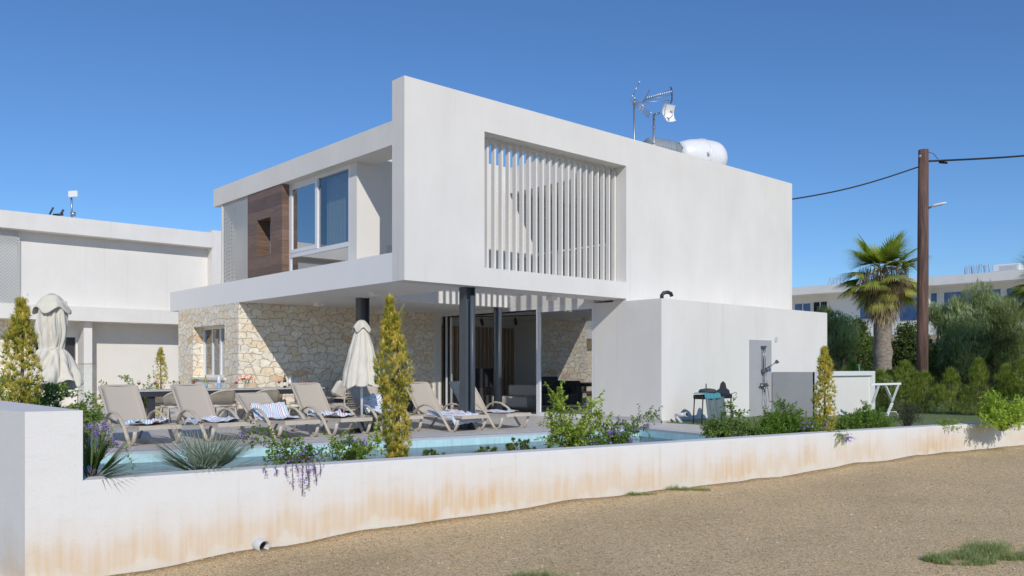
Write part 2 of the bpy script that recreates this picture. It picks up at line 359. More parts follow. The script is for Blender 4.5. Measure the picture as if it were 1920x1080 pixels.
def water_mat():
    m,nt,b=mat('pool_water'); nt.nodes.remove(b); out=nt.nodes['Material Output']
    tc=N(nt,'ShaderNodeTexCoord'); mp=N(nt,'ShaderNodeMapping'); mp.inputs['Scale'].default_value=(1,2.2,1); nt.links.new(tc.outputs['Object'],mp.inputs['Vector'])
    n=N(nt,'ShaderNodeTexNoise',Scale=3.2,Detail=4.0,Roughness=.55,Distortion=.4); nt.links.new(mp.outputs[0],n.inputs['Vector'])
    bp=N(nt,'ShaderNodeBump'); bp.inputs['Strength'].default_value=.5; bp.inputs['Distance'].default_value=.03; nt.links.new(n.outputs['Fac'],bp.inputs['Height'])
    g=N(nt,'ShaderNodeBsdfGlossy'); g.inputs['Roughness'].default_value=.02; nt.links.new(bp.outputs[0],g.inputs['Normal'])
    t=N(nt,'ShaderNodeBsdfTransparent'); t.inputs['Color'].default_value=(.20,.74,.87,1)
    fr=N(nt,'ShaderNodeFresnel'); fr.inputs['IOR'].default_value=1.33; nt.links.new(bp.outputs[0],fr.inputs['Normal'])
    mx=N(nt,'ShaderNodeMixShader'); nt.links.new(fr.outputs[0],mx.inputs[0]); nt.links.new(t.outputs[0],mx.inputs[1]); nt.links.new(g.outputs[0],mx.inputs[2])
    nt.links.new(mx.outputs[0],out.inputs['Surface']); return m
M['water']=water_mat()

def leaf_mat(name, rough=.5, trans=.35):
    m,nt,b=mat(name); out=nt.nodes['Material Output']; b.inputs['Roughness'].default_value=rough; b.inputs['Specular IOR Level'].default_value=.35
    at=N(nt,'ShaderNodeAttribute'); at.attribute_name='tint'
    nt.links.new(mixc(nt,1.0,at.outputs['Color'],(1.55,1.5,1.4),'MULTIPLY'),b.inputs['Base Color'])
    tr=N(nt,'ShaderNodeBsdfTranslucent'); nt.links.new(mixc(nt,1.0,at.outputs['Color'],(2.0,2.1,.9),'MULTIPLY'),tr.inputs['Color'])
    mx=N(nt,'ShaderNodeMixShader'); mx.inputs[0].default_value=trans
    nt.links.new(b.outputs[0],mx.inputs[1]); nt.links.new(tr.outputs[0],mx.inputs[2]); nt.links.new(mx.outputs[0],out.inputs['Surface']); return m
M['leaf']=leaf_mat('foliage')
M['petal']=leaf_mat('petals',.7,.3)

def towel_mat(name, axis, seed):
    m,nt,b=mat(name); b.inputs['Roughness'].default_value=.95; b.inputs['Specular IOR Level'].default_value=.1
    tc=N(nt,'ShaderNodeUVMap'); sp=N(nt,'ShaderNodeSeparateXYZ'); nt.links.new(tc.outputs[0],sp.inputs[0])
    x=sp.outputs[axis]
    fr=math_(nt,'FRACT',math_(nt,'MULTIPLY',x,4.2+seed*.4))
    blue=(.18,.42,.68); teal=(.30,.62,.75); white=(.80,.80,.82); lav=(.35,.33,.50); pink=(.66,.30,.38)
    r=ramp(nt,[(0,white),(.10,lav),(.16,white),(.26,teal),(.36,white),(.46,blue),(.52,white),(.62,lav),(.68,white),(.78,pink),(.83,white),(.90,teal if seed%2 else lav),(.96,white)])
    r.color_ramp.interpolation='CONSTANT'; nt.links.new(fr,r.inputs['Fac']); nt.links.new(r.outputs['Color'],b.inputs['Base Color'])
    n=N(nt,'ShaderNodeTexNoise',Scale=150.0); 
    bp=N(nt,'ShaderNodeBump'); bp.inputs['Strength'].default_value=.3; bp.inputs['Distance'].default_value=.005
    nt.links.new(n.outputs['Fac'],bp.inputs['Height']); nt.links.new(bp.outputs[0],b.inputs['Normal'])
    return m
TOW=[towel_mat('striped_towel_%d'%i,i%2,i) for i in range(3)]
def mesh_screen_mat():
    m,nt,b=mat('perforated_metal'); b.inputs['Roughness'].default_value=.45; b.inputs['Metallic'].default_value=.3
    b.inputs['Base Color'].default_value=(.60,.60,.57,1)
    tc=N(nt,'ShaderNodeTexCoord'); sp=N(nt,'ShaderNodeSeparateXYZ'); nt.links.new(tc.outputs['Object'],sp.inputs[0])
    k=1/.10; a=math_(nt,'ADD',sp.outputs['X'],sp.outputs['Y'])
    u=math_(nt,'MULTIPLY',math_(nt,'ADD',a,sp.outputs['Z']),k); v=math_(nt,'MULTIPLY',math_(nt,'SUBTRACT',a,sp.outputs['Z']),k)
    fu=math_(nt,'GREATER_THAN',math_(nt,'FRACT',u),.42); fv=math_(nt,'GREATER_THAN',math_(nt,'FRACT',v),.42)
    nt.links.new(math_(nt,'SUBTRACT',1.0,math_(nt,'MULTIPLY',fu,fv)),b.inputs['Alpha']); return m
M['screen']=mesh_screen_mat()
M['redwine']=plain('red_wine',(.45,.01,.03),.1)
M['bottleg']=plain('green_yellow_glass',(.28,.26,.05),.15)
M['bottleb']=plain('brown_glass',(.09,.035,.012),.12)
M['bottlew']=plain('pale_plastic',(.62,.72,.80),.2)
M['label']=plain('paper_label',(.25,.45,.70),.7)
M['porcelain']=plain('porcelain',(.8,.8,.78),.25)
M['rock']=plain('pale_pebble',(.5,.42,.31),.9,var=.3,scale=10)

# ------------------------------------------------------------------ camera, light
cam=bpy.data.cameras.new('camera'); camo=bpy.data.objects.new('camera',cam); col.objects.link(camo); sc.camera=camo
camo.location=(-9.1118,-13.1389,1.2447); camo.rotation_euler=(R(90),0,-.7327)
cam.sensor_width=36; cam.lens=1588.37/1920*36; cam.shift_y=150.62/1920; cam.clip_end=3000
SUND=Vector((.70,1.47,-1)).normalized()
sun=bpy.data.lights.new('sun','SUN'); suno=bpy.data.objects.new('sun',sun); col.objects.link(suno)
sun.energy=2.4; sun.angle=R(.53); sun.color=(1,.945,.86)
suno.rotation_euler=SUND.to_track_quat('-Z','Y').to_euler(); suno.location=(-20,-40,30)
w=bpy.data.worlds.new('World'); sc.world=w; w.use_nodes=True
nt=w.node_tree; bg=nt.nodes['Background']; sky=nt.nodes.new('ShaderNodeTexSky'); sky.sky_type='NISHITA'; sky.sun_disc=False
to=-SUND; sky.sun_elevation=math.asin(to.z); sky.sun_rotation=math.atan2(to.x,to.y)
sky.altitude=0; sky.air_density=1.0; sky.dust_density=0.0; sky.ozone_density=10
nt.links.new(sky.outputs[0],bg.inputs['Color']); bg.inputs['Strength'].default_value=.095
sc.view_settings.view_transform='Standard'; sc.view_settings.look='None'; sc.view_settings.exposure=.3; sc.view_settings.gamma=1
try: sc.cycles.use_denoising=True
except Exception: pass
sc.cycles.max_bounces=10; sc.cycles.diffuse_bounces=6; sc.cycles.transparent_max_bounces=24
# ------------------------------------------------------------------ setting
def interp(x, tab):
    if x<=tab[0][0]:
        (a,b),(c,d)=tab[0],tab[1]; return b+(x-a)*(d-b)/(c-a)
    for (a,b),(c,d) in zip(tab,tab[1:]):
        if x<=c: return b+(d-b)*(x-a)/(c-a)
    (a,b),(c,d)=tab[-2],tab[-1]; return d+(x-c)*(d-b)/(c-a)
WL=[(-7.45,-5.23),(-7.0,-5.30),(-5.8,-5.48),(-4.35,-5.71),(-2.42,-6.06),(.09,-6.47),(3.43,-7.0),(8.15,-7.9),(14,-9.1)]
def Yw(x): return interp(x,WL)
GT=[(-30,-.66),(-12,-.64),(-7,-.585),(-5.4,-.50),(-4.35,-.43),(-2.4,-.375),(.1,-.345),(3.4,-.245),(8.1,-.165),(16,-.12),(30,-.1),(400,-.1)]
def gz(x):
    x=max(-29,x); return interp(x,GT)
def ghz(x,y):
    d=max(0,Yw(max(-8,min(14,x)))-y)
    base=gz(x)
    t=min(1,d/6.0); base=base*(1-t)+(-.43+.012*max(0,min(30,x)))*t if abs(x)<60 else base
    h=.035*noise.noise(Vector((x*.35,y*.35,0)))+.012*noise.noise(Vector((x*1.7,y*1.7,3)))+.008*noise.noise(Vector((x*4.5,y*4.5,7)))
    if d<.5 and y<Yw(x)+.05: h+=(.5-d)*.06*(1+noise.noise(Vector((x*1.3,0,5))))
    return base+h
xs=[-900,-200,-60,-30]+[-16+i*.25 for i in range(129)]+[18,22,30,60,150,400,1200]
df=[i*.2 for i in range(0,41)]+[9,10,12,16,24,40,120,500]
mb=MB(); rows=[]
for d in reversed(df): rows.append(('f',d))
for k in (('i',.13),('b',14.8),('o',15.2),('o',60),('o',300),('o',1500)): rows.append(k)
nx=len(xs)
for kind,d in rows:
    for x in xs:
        xc=max(-8,min(14,x)); yw=Yw(xc)
        inside = -7.3<x<16.9
        if kind=='f': y=yw-d; z=ghz(x,y)
        elif kind=='i': y=yw+d; z=-2.4 if inside else (-.80 if x<0 else -.16)
        elif kind=='b': y=d; z=-2.4 if inside else (-.80 if x<0 else -.16)
        else: y=d; z=-.2
        mb.v.append((x,y,z))
for r in range(len(rows)-1):
    for c in range(nx-1):
        a=r*nx+c; mb.face((a,a+1,a+nx+1,a+nx),True)
g=mb.build('ground',M['gravel']); tag(g,kind='structure')

# loose stones lying on the soil
mb=MB(); rs=random.Random(3)
for i in range(13000):
    x=rs.uniform(-7.2,9.5); yw=Yw(x); y=yw-.03-rs.random()**1.2*7.2
    if (x+9.11)*.669+(y+13.14)*.743<2.2: continue
    s=rs.choice((.005,.006,.007,.009,.012,.016)); 
    if rs.random()<.003: s=.022
    z=ghz(x,y); mb.cur=0 if rs.random()<.75 else (1 if rs.random()<.96 else 2)
    P=[(x+s*rs.uniform(.6,1.2)*math.cos(a),y+s*rs.uniform(.6,1.2)*math.sin(a),z+s*.1) for a in (0,1.3,2.5,3.8,5.0)]
    P.append((x,y,z+s*rs.uniform(.5,.9)))
    mb.add(P,[(i,(i+1)%5,5) for i in range(5)])
o=mb.build('loose_gravel',[M['gravel'],M['rock'],M['porcelain']]); tag(o,kind='stuff')

# terrace with pool basin
PU=Vector((.983,-.185,0)).normalized(); PV=Vector((-.185,-.983,0)).normalized(); PO=Vector((-5.78,.25,0)); PL=10.7; PW=3.6
def pp(u,v,z=0): q=PO+PU*u+PV*v; return (q.x,q.y,z)
def slab(mb,u0,u1,v0,v1,z,th=.12):
    a=[pp(u0,v0),pp(u0,v1),pp(u1,v1),pp(u1,v0)]; mb.prism([(q[0],q[1]) for q in a],z-th,z)
cw=.3
mb=MB()
slab(mb,-2.2,28,-16,-cw,0); slab(mb,-2.2,-cw,-cw,2.6,0); slab(mb,-1.2,-cw,2.6,PW+cw,0); slab(mb,PL+cw,28,-cw,PW+cw,0); slab(mb,-1.1,24,PW+cw,5.0,-.02)
o=mb.build('terrace_paving',M['paving']); tag(o,kind='structure')
mb=MB()
slab(mb,-cw,PL+cw,-cw,0,-.002,.04); slab(mb,-cw,0,0,PW,-.002,.04); slab(mb,PL,PL+cw,0,PW,-.002,.04); slab(mb,-cw,PL+cw,PW,PW+cw,-.002,.04)
o=mb.build('pool_coping',M['coping']); tag(o,kind='structure')
mb=MB()
def wallq(u0,v0,u1,v1,z0,z1): mb.add([pp(u0,v0,z0),pp(u1,v1,z0),pp(u1,v1,z1),pp(u0,v0,z1)],[(0,1,2,3)])
wallq(.02,.02,PL-.02,.02,-1.35,-.04); wallq(PL-.02,.02,PL-.02,PW-.02,-1.35,-.04); wallq(PL-.02,PW-.02,.02,PW-.02,-1.35,-.04); wallq(.02,PW-.02,.02,.02,-1.35,-.04)
mb.add([pp(0,0,-1.35),pp(PL,0,-1.35),pp(PL,PW,-1.35),pp(0,PW,-1.35)],[(0,1,2,3)])
# entry steps at the far right corner
for k,(du,z) in enumerate(((1.3,-.42),(.95,-.28))):
    a=[pp(PL-du,.03),pp(PL-du,PW-.03),pp(PL-.03,PW-.03),pp(PL-.03,.03)]; mb.prism([(q[0],q[1]) for q in a],-1.3,z)
a=[pp(.03,.03),pp(.03,.45),pp(PL-1.4,.45),pp(PL-1.4,.03)]; mb.prism([(q[0],q[1]) for q in a],-1.3,-.38)
o=mb.build('pool_basin',M['mosaic']); tag(o,kind='structure')
mb=MB(); nu,nv=60,20
for i in range(nv+1):
    for j in range(nu+1): mb.v.append(pp(PL*j/nu,PW*i/nv,-.17))
for i in range(nv):
    for j in range(nu):
        a=i*(nu+1)+j; mb.face((a,a+nu+1,a+nu+2,a+1),True)
o=mb.build('pool_water',M['water']); tag(o,kind='structure')
# lawn
mb=MB(); mb.prism([(6.45,-1.10),(6.45,-5.8),(17.5,-8.4),(30,-6),(24,6),(14.1,5),(14.1,-1.10)],-.08,.012)
o=mb.build('lawn',M['lawn']); tag(o,kind='structure')
# planting bed behind the wall
mb=MB(); P=[];F=[]; n=60
for i in range(n+1):
    x=-7.0+i*(22.0/n); y=Yw(min(14,x))
    P+= [(x,y+.27,.16),(x,y+.6,.21),(x,y+1.15,.14),(x,y+1.3,-.05)]
for i in range(n):
    for k in range(3): F.append((i*4+k,(i+1)*4+k,(i+1)*4+k+1,i*4+k+1))
mb.add(P,F); o=mb.build('planting_bed',M['soil']); tag(o,kind='structure')

# ------------------------------------------------------------------ boundary wall
bw=thing('boundary_wall','long low white rendered wall with ochre stains along the gravel, stepping up at its left end','wall',(-7.0,-5.3,-.58))
def uvwall(name, pts, mat_, parent, thick, ztop, z0=-.9):
    """pts: front line; builds front, top, back with uv"""
    me=bpy.data.meshes.new(name); V=[];F=[];UV=[]
    off=Vector(parent.location); L=0; cols=[]
    for i,p in enumerate(pts):
        if i: L+=math.hypot(p[0]-pts[i-1][0],p[1]-pts[i-1][1])
        cols.append((p,L))
    def q(x,y,z): V.append((x-off.x,y-off.y,z-off.z)); return len(V)-1
    b=.012
    for i in range(len(cols)-1):
        (p,l0),(r,l1)=cols[i],cols[i+1]
        g0,g1=gz(p[0]),gz(r[0])
        nz=6; zs=[z0]+[ -.62+k*(ztop-b+.62)/nz for k in range(1,nz+1)]
        for a_,b_ in zip(zs,zs[1:]):
            f=[q(p[0],p[1],a_),q(r[0],r[1],a_),q(r[0],r[1],b_),q(p[0],p[1],b_)]; F.append(f); UV+=[(l0,a_-g0),(l1,a_-g1),(l1,b_-g1),(l0,b_-g0)]
        f=[q(p[0],p[1],ztop-b),q(r[0],r[1],ztop-b),q(r[0],r[1]+b,ztop),q(p[0],p[1]+b,ztop)]; F.append(f); UV+=[(l0,.9),(l1,.9),(l1,.9),(l0,.9)]
        f=[q(p[0],p[1]+b,ztop),q(r[0],r[1]+b,ztop),q(r[0],r[1]+thick,ztop),q(p[0],p[1]+thick,ztop)]; F.append(f); UV+=[(l0,.95),(l1,.95),(l1,1.2),(l0,1.2)]
        f=[q(r[0],r[1]+thick,z0),q(p[0],p[1]+thick,z0),q(p[0],p[1]+thick,ztop),q(r[0],r[1]+thick,ztop)]; F.append(f); UV+=[(l1,.9),(l0,.9),(l0,.9),(l1,.9)]
    for p in (cols[0][0],cols[-1][0]):
        f=[q(p[0],p[1],z0),q(p[0],p[1],ztop),q(p[0],p[1]+thick,ztop),q(p[0],p[1]+thick,z0)]; F.append(f); UV+=[(0,.9)]*4
    me.from_pydata(V,[],F); me.materials.append(mat_)
    uvl=me.uv_layers.new(name='UVMap'); k=0
    for i,u in enumerate(UV): uvl.data[i].uv=u
    o=bpy.data.objects.new(name,me); col.objects.link(o); o.parent=parent; return o
uvwall('low_wall',[(x,Yw(x)) for x in [-7.0+.5*i for i in range(43)]],M['boundary'],bw,.26,.285)
# high return: front face, side running back
def hiwall():
    A=Vector((-7.42,-5.235)); B=Vector((-6.995,-5.302)); dA=Vector((-.172,.985)); dB=Vector((-.009,1.0)); L=7.0
    me=bpy.data.meshes.new('high_wall'); V=[];F=[];UV=[]; off=Vector(bw.location); zt=.885; b=.012
    def q(p,z): V.append((p.x-off.x,p.y-off.y,z-off.z)); return len(V)-1
    def strip(p,r,l0,l1,g):
        zs=[-.9]+[-.62+k*(zt+.62)/8 for k in range(1,9)]
        for a_,b_ in zip(zs,zs[1:]):
            F.append([q(p,a_),q(r,a_),q(r,b_),q(p,b_)]); UV.extend([(l0,a_-g),(l1,a_-g),(l1,b_-g),(l0,b_-g)])
    strip(A,B,-.43,0,-.585)
    C=A+dA*L; D=B+dB*L
    n=8
    for i in range(n): strip(A+dA*L*(i+1)/n,A+dA*L*i/n,-.43-L*(i+1)/n,-.43-L*i/n,-.72)
    strip(B,D,20,27,-.9)
    F.append([q(A,zt),q(B,zt),q(D,zt),q(C,zt)]); UV.extend([(0,1),(.4,1),(.4,1.3),(0,1.3)])
    me.from_pydata(V,[],F); me.materials.append(M['boundary']); uvl=me.uv_layers.new(name='UVMap')
    for i,u in enumerate(UV): uvl.data[i].uv=u
    o=bpy.data.objects.new('high_wall',me); col.objects.link(o); o.parent=bw
hiwall()
mb=MB(); mb.prism([(-7.52,-5.24),(-7.415,-5.25),(-8.62,1.66),(-8.76,1.64)],-.95,-.555); mb.prism([(-7.50,-5.262),(-7.38,-5.262),(-7.40,-5.235),(-7.50,-5.241)],-.95,-.57)
mb.build('footing',M['white_bld'],bw)
# drain pipe stub in the wall
t=thing('drain_pipe','grey plastic drain pipe end poking out of the low wall just above the gravel','pipe',(-5.52,Yw(-5.52)-.02,-.43))
c=Vector((-5.52,Yw(-5.52)+.06,-.42)); dd=Vector((.12,-1,-.12)).normalized()
mb=MB(); n=20; prof=[(.062,0),(.062,.17),(.052,.17),(.052,.02)]
Mx=Matrix.Translation(c)@dd.to_track_quat('Z','Y').to_matrix().to_4x4()
mb.lathe(prof,n,Mx); mb.build('pipe_end',M['pipe'],t)
mb=MB(); mb.lathe([(.0515,.10),(0,.10)],n,Mx); mb.build('pipe_shade_disc',M['dark'],t)  # dark disc stands in for the shade inside the pipe

# ------------------------------------------------------------------ villa
VX=6.34
villa=thing('villa','two storey white villa with slatted balcony opening above a limestone walled pool terrace','house')
def P(name,boxes,m,parent=villa,bev=0):
    mb=MB()
    for b in boxes:
        (mb.bbox(*b,b=bev) if bev else mb.box(*b))
    return mb.build(name,M[m] if isinstance(m,str) else m,parent)
P('front_wall',[(0,1.96,0,.408,2.9,6.73),(6.36,13.9,0,.408,2.6,6.73),(1.96,6.36,0,.78,6.05,6.73),(1.96,6.36,0,.78,2.9,3.29)],'white')
# slats
for i in range(21):
    xr=2.33+i*.2
    mb=MB(); mb.box(xr-.045,xr,.30,.405,3.28,5.97); mb.box(xr-.04,xr-.015,.35,.39,5.97,6.06); mb.build('slat',M['white'],villa)
P('roof_slab',[(0,.63,.408,2.0,5.51,5.97),(0,1.95,2.0,4.17,5.51,5.97),(0,6.36,4.17,8.78,5.51,5.97)],'white')
P('canopy_slab',[(0,1.9,.408,4.16,2.9,3.2),(0,.14,.408,11.89,3.2,3.455),(0,6.34,4.16,11.89,2.9,3.2),(.14,6.3,11.7,11.89,3.2,3.455)],'soffit')
P('upper_wall',[(.2,1.9,2.0,2.25,3.2,5.51),(1.7,1.95,2.25,4.15,3.2,5.51),(1.95,8.4,4.15,4.4,2.905,6.73),(8.4,11.2,4.15,4.4,2.905,3.6),(8.4,11.2,4.15,4.4,6.2,6.73),(11.2,13.5,4.15,4.4,2.905,6.73),
  (.16,6.36,8.35,8.6,3.2,5.51),(6.345,6.7,4.4,11.5,2.905,6.728),(13.5,13.9,.408,11.9,0,6.73),(6.34,13.5,11.5,11.9,0,6.73),(6.34,6.72,.78,4.15,6.03,6.73)],'white')
P('main_roof',[(6.72,13.5,.408,4.15,6.03,6.3),(6.7,13.5,4.4,11.5,6.03,6.3)],'white')
P('balcony_floor',[(6.5,13.5,.408,4.15,2.9,3.2),(6.7,13.5,4.4,11.5,2.9,3.2)],'soffit')
P('annex',[(6.34,13.98,-1.06,1.03,0,2.843)],'white')
P('stone_wall',[(0,6.08,7.24,7.58,0,2.9),(0,.36,7.58,8.08,0,2.9),(0,.36,8.08,10.17,0,1.0),(0,.36,8.08,10.17,2.38,2.9),(0,.36,10.17,11.25,0,2.9),(.36,6.3,11.0,11.25,0,2.9)],'stone')
P('door_jamb',[(6.08,6.34,7.2,7.58,0,2.9)],'white')
P('header_wall',[(6.34,6.5,1.03,7.24,2.86,3.2)],'white')
P('interior_ceiling',[(6.5,13.5,1.03,11.5,2.84,2.89)],'soffit')
P('interior_floor',[(6.42,13.5,1.03,11.5,0.0,.012),(.36,6.34,7.58,11.0,0,.012),(.3,1.7,2.25,4.4,3.2,3.212),(.3,6.3,4.4,8.35,3.2,3.212)],'intfloor')
P('interior_wall',[(6.34,10.35,8.3,8.45,.012,2.84),(10.35,10.5,4.6,8.45,.012,2.84),(10.5,13.5,4.6,4.75,.012,2.84),(6.12,6.28,7.6,11.0,0,2.9)],'intwall')
# oak battens on the interior back wall
mb=MB()
for i in range(20):
    x=7.0+i*.165; mb.box(x,x+.085,8.24,8.3,.1,2.6)
mb.build('batten_panel',M['slatwood'],villa)
# window frames: helper in plane X
def frameX(name,x,y0,y1,z0,z1,w,d,parent,m='alu'):
    mb=MB()
    mb.box(x,x+d,y0,y0+w,z0,z1); mb.box(x,x+d,y1-w,y1,z0,z1); mb.box(x,x+d,y0+w,y1-w,z0,z0+w); mb.box(x,x+d,y0+w,y1-w,z1-w,z1)
    return mb.build(name,M[m],parent)
win=P('window',[(.20,.26,2.25,2.33,3.2,5.51),(.20,.26,4.87,4.95,3.2,5.51),(.20,.26,2.33,4.87,5.43,5.51),(.20,.26,2.33,4.87,3.80,3.90),(.20,.26,2.33,4.87,3.2,3.42)],'alu')
def sub(name,mb,m): return mb.build(name,M[m],win)
mb=MB(); mb.box(.19,.255,3.62,3.72,3.9,5.43); mb.box(.19,.255,3.72,4.87,3.9,3.98); mb.box(.19,.255,3.72,4.87,5.36,5.43); mb.box(.19,.255,4.80,4.87,3.98,5.36); sub('sash',mb,'alu')
mb=MB(); mb.box(.215,.225,3.72,4.80,3.98,5.36); sub('pane',mb,'glassblue')
mb=MB(); mb.box(.235,.245,2.33,3.62,3.9,5.43); sub('pane',mb,'glass')
mb=MB(); mb.box(.225,.235,2.33,4.87,3.42,3.80); sub('pane',mb,'glassblue')
mb=MB(); P_=[]
for k in range(61):
    y=2.34+k*.021; P_+= [(.42+.004*math.sin(k*.9),y,3.25),(.42+.004*math.sin(k*.9),y,5.45)]
mb.add(P_,[(2*i,2*i+2,2*i+3,2*i+1) for i in range(60)],True); mb.build('curtain',M['curtain'],win)
# walnut block with window slot
P('wood_cladding',[(.02,.42,4.95,5.52,3.2,5.51),(.02,.42,6.24,6.76,3.2,5.51),(.02,.42,5.52,6.24,3.2,3.95),(.02,.42,5.52,6.24,4.82,5.51)],'walnut')
wn=frameX('narrow_window',.36,5.52,6.24,3.95,4.82,.07,.06,villa)
mb=MB(); mb.box(.39,.40,5.59,6.17,4.02,4.75); mb.build('pane',M['glass'],wn)
P('corner_post',[(.03,.3,8.28,8.36,3.2,5.51)],'white')
mb=MB(); mb.add([(.05,6.76,3.2),(.05,8.28,3.2),(.05,8.28,5.49),(.05,6.76,5.49)],[(3,2,1,0)]); mb.build('mesh_screen',M['screen'],villa)
P('screen_back',[(.42,.48,6.76,8.35,3.2,5.51)],'white')
# balcony back glass
gb=P('balcony_window',[(8.4,8.47,4.2,4.28,3.6,6.2),(9.75,9.85,4.2,4.28,3.6,6.2),(11.13,11.2,4.2,4.28,3.6,6.2),(8.47,11.13,4.2,4.28,6.13,6.2),(8.47,11.13,4.2,4.28,3.6,3.67)],'charcoal')
mb=MB(); mb.box(8.47,9.75,4.23,4.24,3.67,6.13); mb.build('pane',M['glassdoor'],gb)
mb=MB(); mb.box(9.85,11.13,4.23,4.24,3.67,6.13); mb.build('pane',M['glassdoor'],gb)
bl=P('balustrade',[(6.56,6.60,.8,4.15,4.28,4.32),(6.56,6.60,.8,.84,3.2,4.28),(6.56,6.60,2.5,2.54,3.2,4.28)],'alu')
mb=MB(); mb.box(6.575,6.585,.84,4.15,3.25,4.25); mb.build('pane',M['glassclear'],bl)
P('wall_plate',[(.93,1.3,1.985,2.0,3.58,3.86)],'pipe')  # small grey plate low on the return wall
# stone window
sw=frameX('stone_window',.28,8.08,10.17,1.0,2.38,.07,.07,villa)
mb=MB(); mb.box(.27,.34,8.95,9.03,1.07,2.31); mb.box(.30,.36,9.55,9.62,1.07,2.31); mb.build('sash',M['alu'],sw)
mb=MB(); mb.box(.31,.32,8.15,8.95,1.07,2.31); mb.build('pane',M['glassdoor'],sw)
mb=MB(); mb.box(.32,.33,9.03,10.1,1.07,2.31); mb.build('pane',M['glass'],sw)
mb=MB(); mb.box(-.05,.28,8.02,10.23,.94,.998); mb.build('sill',M['white'],sw)
# sliding doors
sd=P('sliding_door',[(6.34,6.44,1.03,7.2,2.80,2.86),(6.34,6.44,1.03,7.2,.0,.03)],'alu')
mb=MB(); mb.box(6.345,6.42,2.94,3.08,.03,2.80); mb.box(6.345,6.42,1.03,1.09,.03,2.80); mb.box(6.345,6.42,1.09,2.94,2.72,2.80); mb.box(6.345,6.42,1.09,2.94,.03,.09); mb.build('frame',M['alu'],sd)
mb=MB(); mb.box(6.375,6.385,1.09,2.94,.09,2.72); mb.build('pane',M['glassdoor'],sd)
for k,(y,m) in enumerate(((7.14,'blackm'),(7.04,'alu'),(6.96,'blackm'),(6.88,'alu'))):
    mb=MB(); mb.box(6.35+.02*k,6.40+.02*k,y-.05,y,.03,2.80); mb.build('frame',M[m],sd)
mb=MB(); mb.box(6.36,6.42,3.08,6.8,2.76,2.795); mb.build('track',M['blackm'],sd)
# steel columns
def column(x,y,ang,zt=2.9):
    mb=MB(); Mx=Matrix.Translation((x,y,0))@Matrix.Rotation(R(ang),4,'Z')
    mb.box(-.12,-.105,-.11,.11,0,zt,Mx); mb.box(.105,.12,-.11,.11,0,zt,Mx); mb.box(-.105,.105,-.006,.006,0,zt,Mx)
    mb.box(-.15,.15,-.15,.15,0,.015,Mx)
    mb.build('column',M['anth'],villa)
column(1.80,.36,0); column(1.62,4.05,0)
mb=MB(); mb.cyl((6.02,4.25,0),(6.02,4.25,2.9),.115,24); mb.build('column',M['anth'],villa)
mb=MB(); mb.cyl((1.80,.20,0),(1.80,.20,2.72),.045,14); mb.build('rain_pipe',M['anth'],villa)
# skirting round annex and terrace side
P('skirting',[(6.318,6.338,-1.08,1.03,0,.10),(6.318,13.9,-1.08,-1.062,0,.05)],'skirting')
# ceiling lights
for x,y in ((.93,2.45),(1.5,5.9),(4.49,.62)):
    mb=MB(); mb.box(x-.09,x+.09,y-.09,y+.09,2.80,2.898); mb.build('ceiling_light',M['soffit'],villa)
mb=MB(); mb.cyl((11.22,-1.075,2.01),(11.22,-1.062,2.01),.075,20); mb.build('vent',M['pipe'],villa)
mb=MB(); mb.tube([(6.75+.0,-.75,2.84),(6.75,-.75,2.95),(6.79,-.77,3.01),(6.88,-.82,3.03),(6.95,-.86,3.0),(6.97,-.87,2.93)],.045,12); mb.build('vent_pipe',M['blackm'],villa)
# spot lights on the interior ceiling
mb=MB(); mb.tube([(6.9,6.9,2.80),(7.9,5.2,2.80),(8.3,4.2,2.80)],.015,6); 
for x,y in ((7.2,6.35),(7.75,5.45),(8.2,4.5)):
    mb.cyl((x,y,2.80),(x,y,2.70),.012,6); mb.cyl((x-.05,y-.05,2.70),(x+.09,y+.07,2.56),.045,10)
mb.build('track_spotlights',M['blackm'],villa)

# ------------------------------------------------------------------ things in and on the villa
tv=thing('television','black television standing in front of the oak batten wall inside the living room','television',(7.35,6.6,0))
mb=MB(); mb.bbox(6.85,7.85,6.55,6.60,.66,1.24); mb.build('display',M['charcoal'],tv)
mb=MB(); mb.box(6.8,7.95,6.45,6.8,.05,.42); mb.box(7.25,7.45,6.55,6.62,.42,.66); mb.build('cabinet',M['dkgrey'],tv)
sf=thing('sofa','pale sofa with sun stripes seen through the open sliding doors','sofa',(7.6,4.7,0))
mb=MB(); mb.bbox(7.2,8.0,4.4,5.9,.12,.42,.04); mb.build('seat',M['cushion'],sf)
mb=MB(); mb.bbox(7.85,8.08,4.4,5.9,.42,.75,.04); mb.build('backrest',M['cushion'],sf)
ch=thing('bar_stool','dark bar stool beside the pale cabinet behind the sliding doors','stool',(8.6,3.7,0))
mb=MB(); mb.bbox(8.4,8.8,3.5,3.9,.62,.70,.02); mb.build('seat',M['blackm'],ch)
mb=MB(); mb.bbox(8.76,8.82,3.5,3.9,.70,1.05,.02); mb.build('backrest',M['blackm'],ch)
for a,b in ((8.42,3.52),(8.78,3.52),(8.42,3.88),(8.78,3.88)):
    mb=MB(); mb.cyl((a,b,.012),(a,b,.63),.015,8); mb.build('leg',M['blackm'],ch)
cb=thing('cabinet','small cream cabinet just inside the fixed door panel','cabinet',(8.2,3.3,0))
mb=MB(); mb.bbox(7.9,8.3,3.0,3.35,.012,.72,.01); mb.build('body',M['cushion'],cb)
mb=MB(); mb.box(7.893,7.899,3.05,3.30,.08,.66); mb.build('door',M['porcelain'],cb)

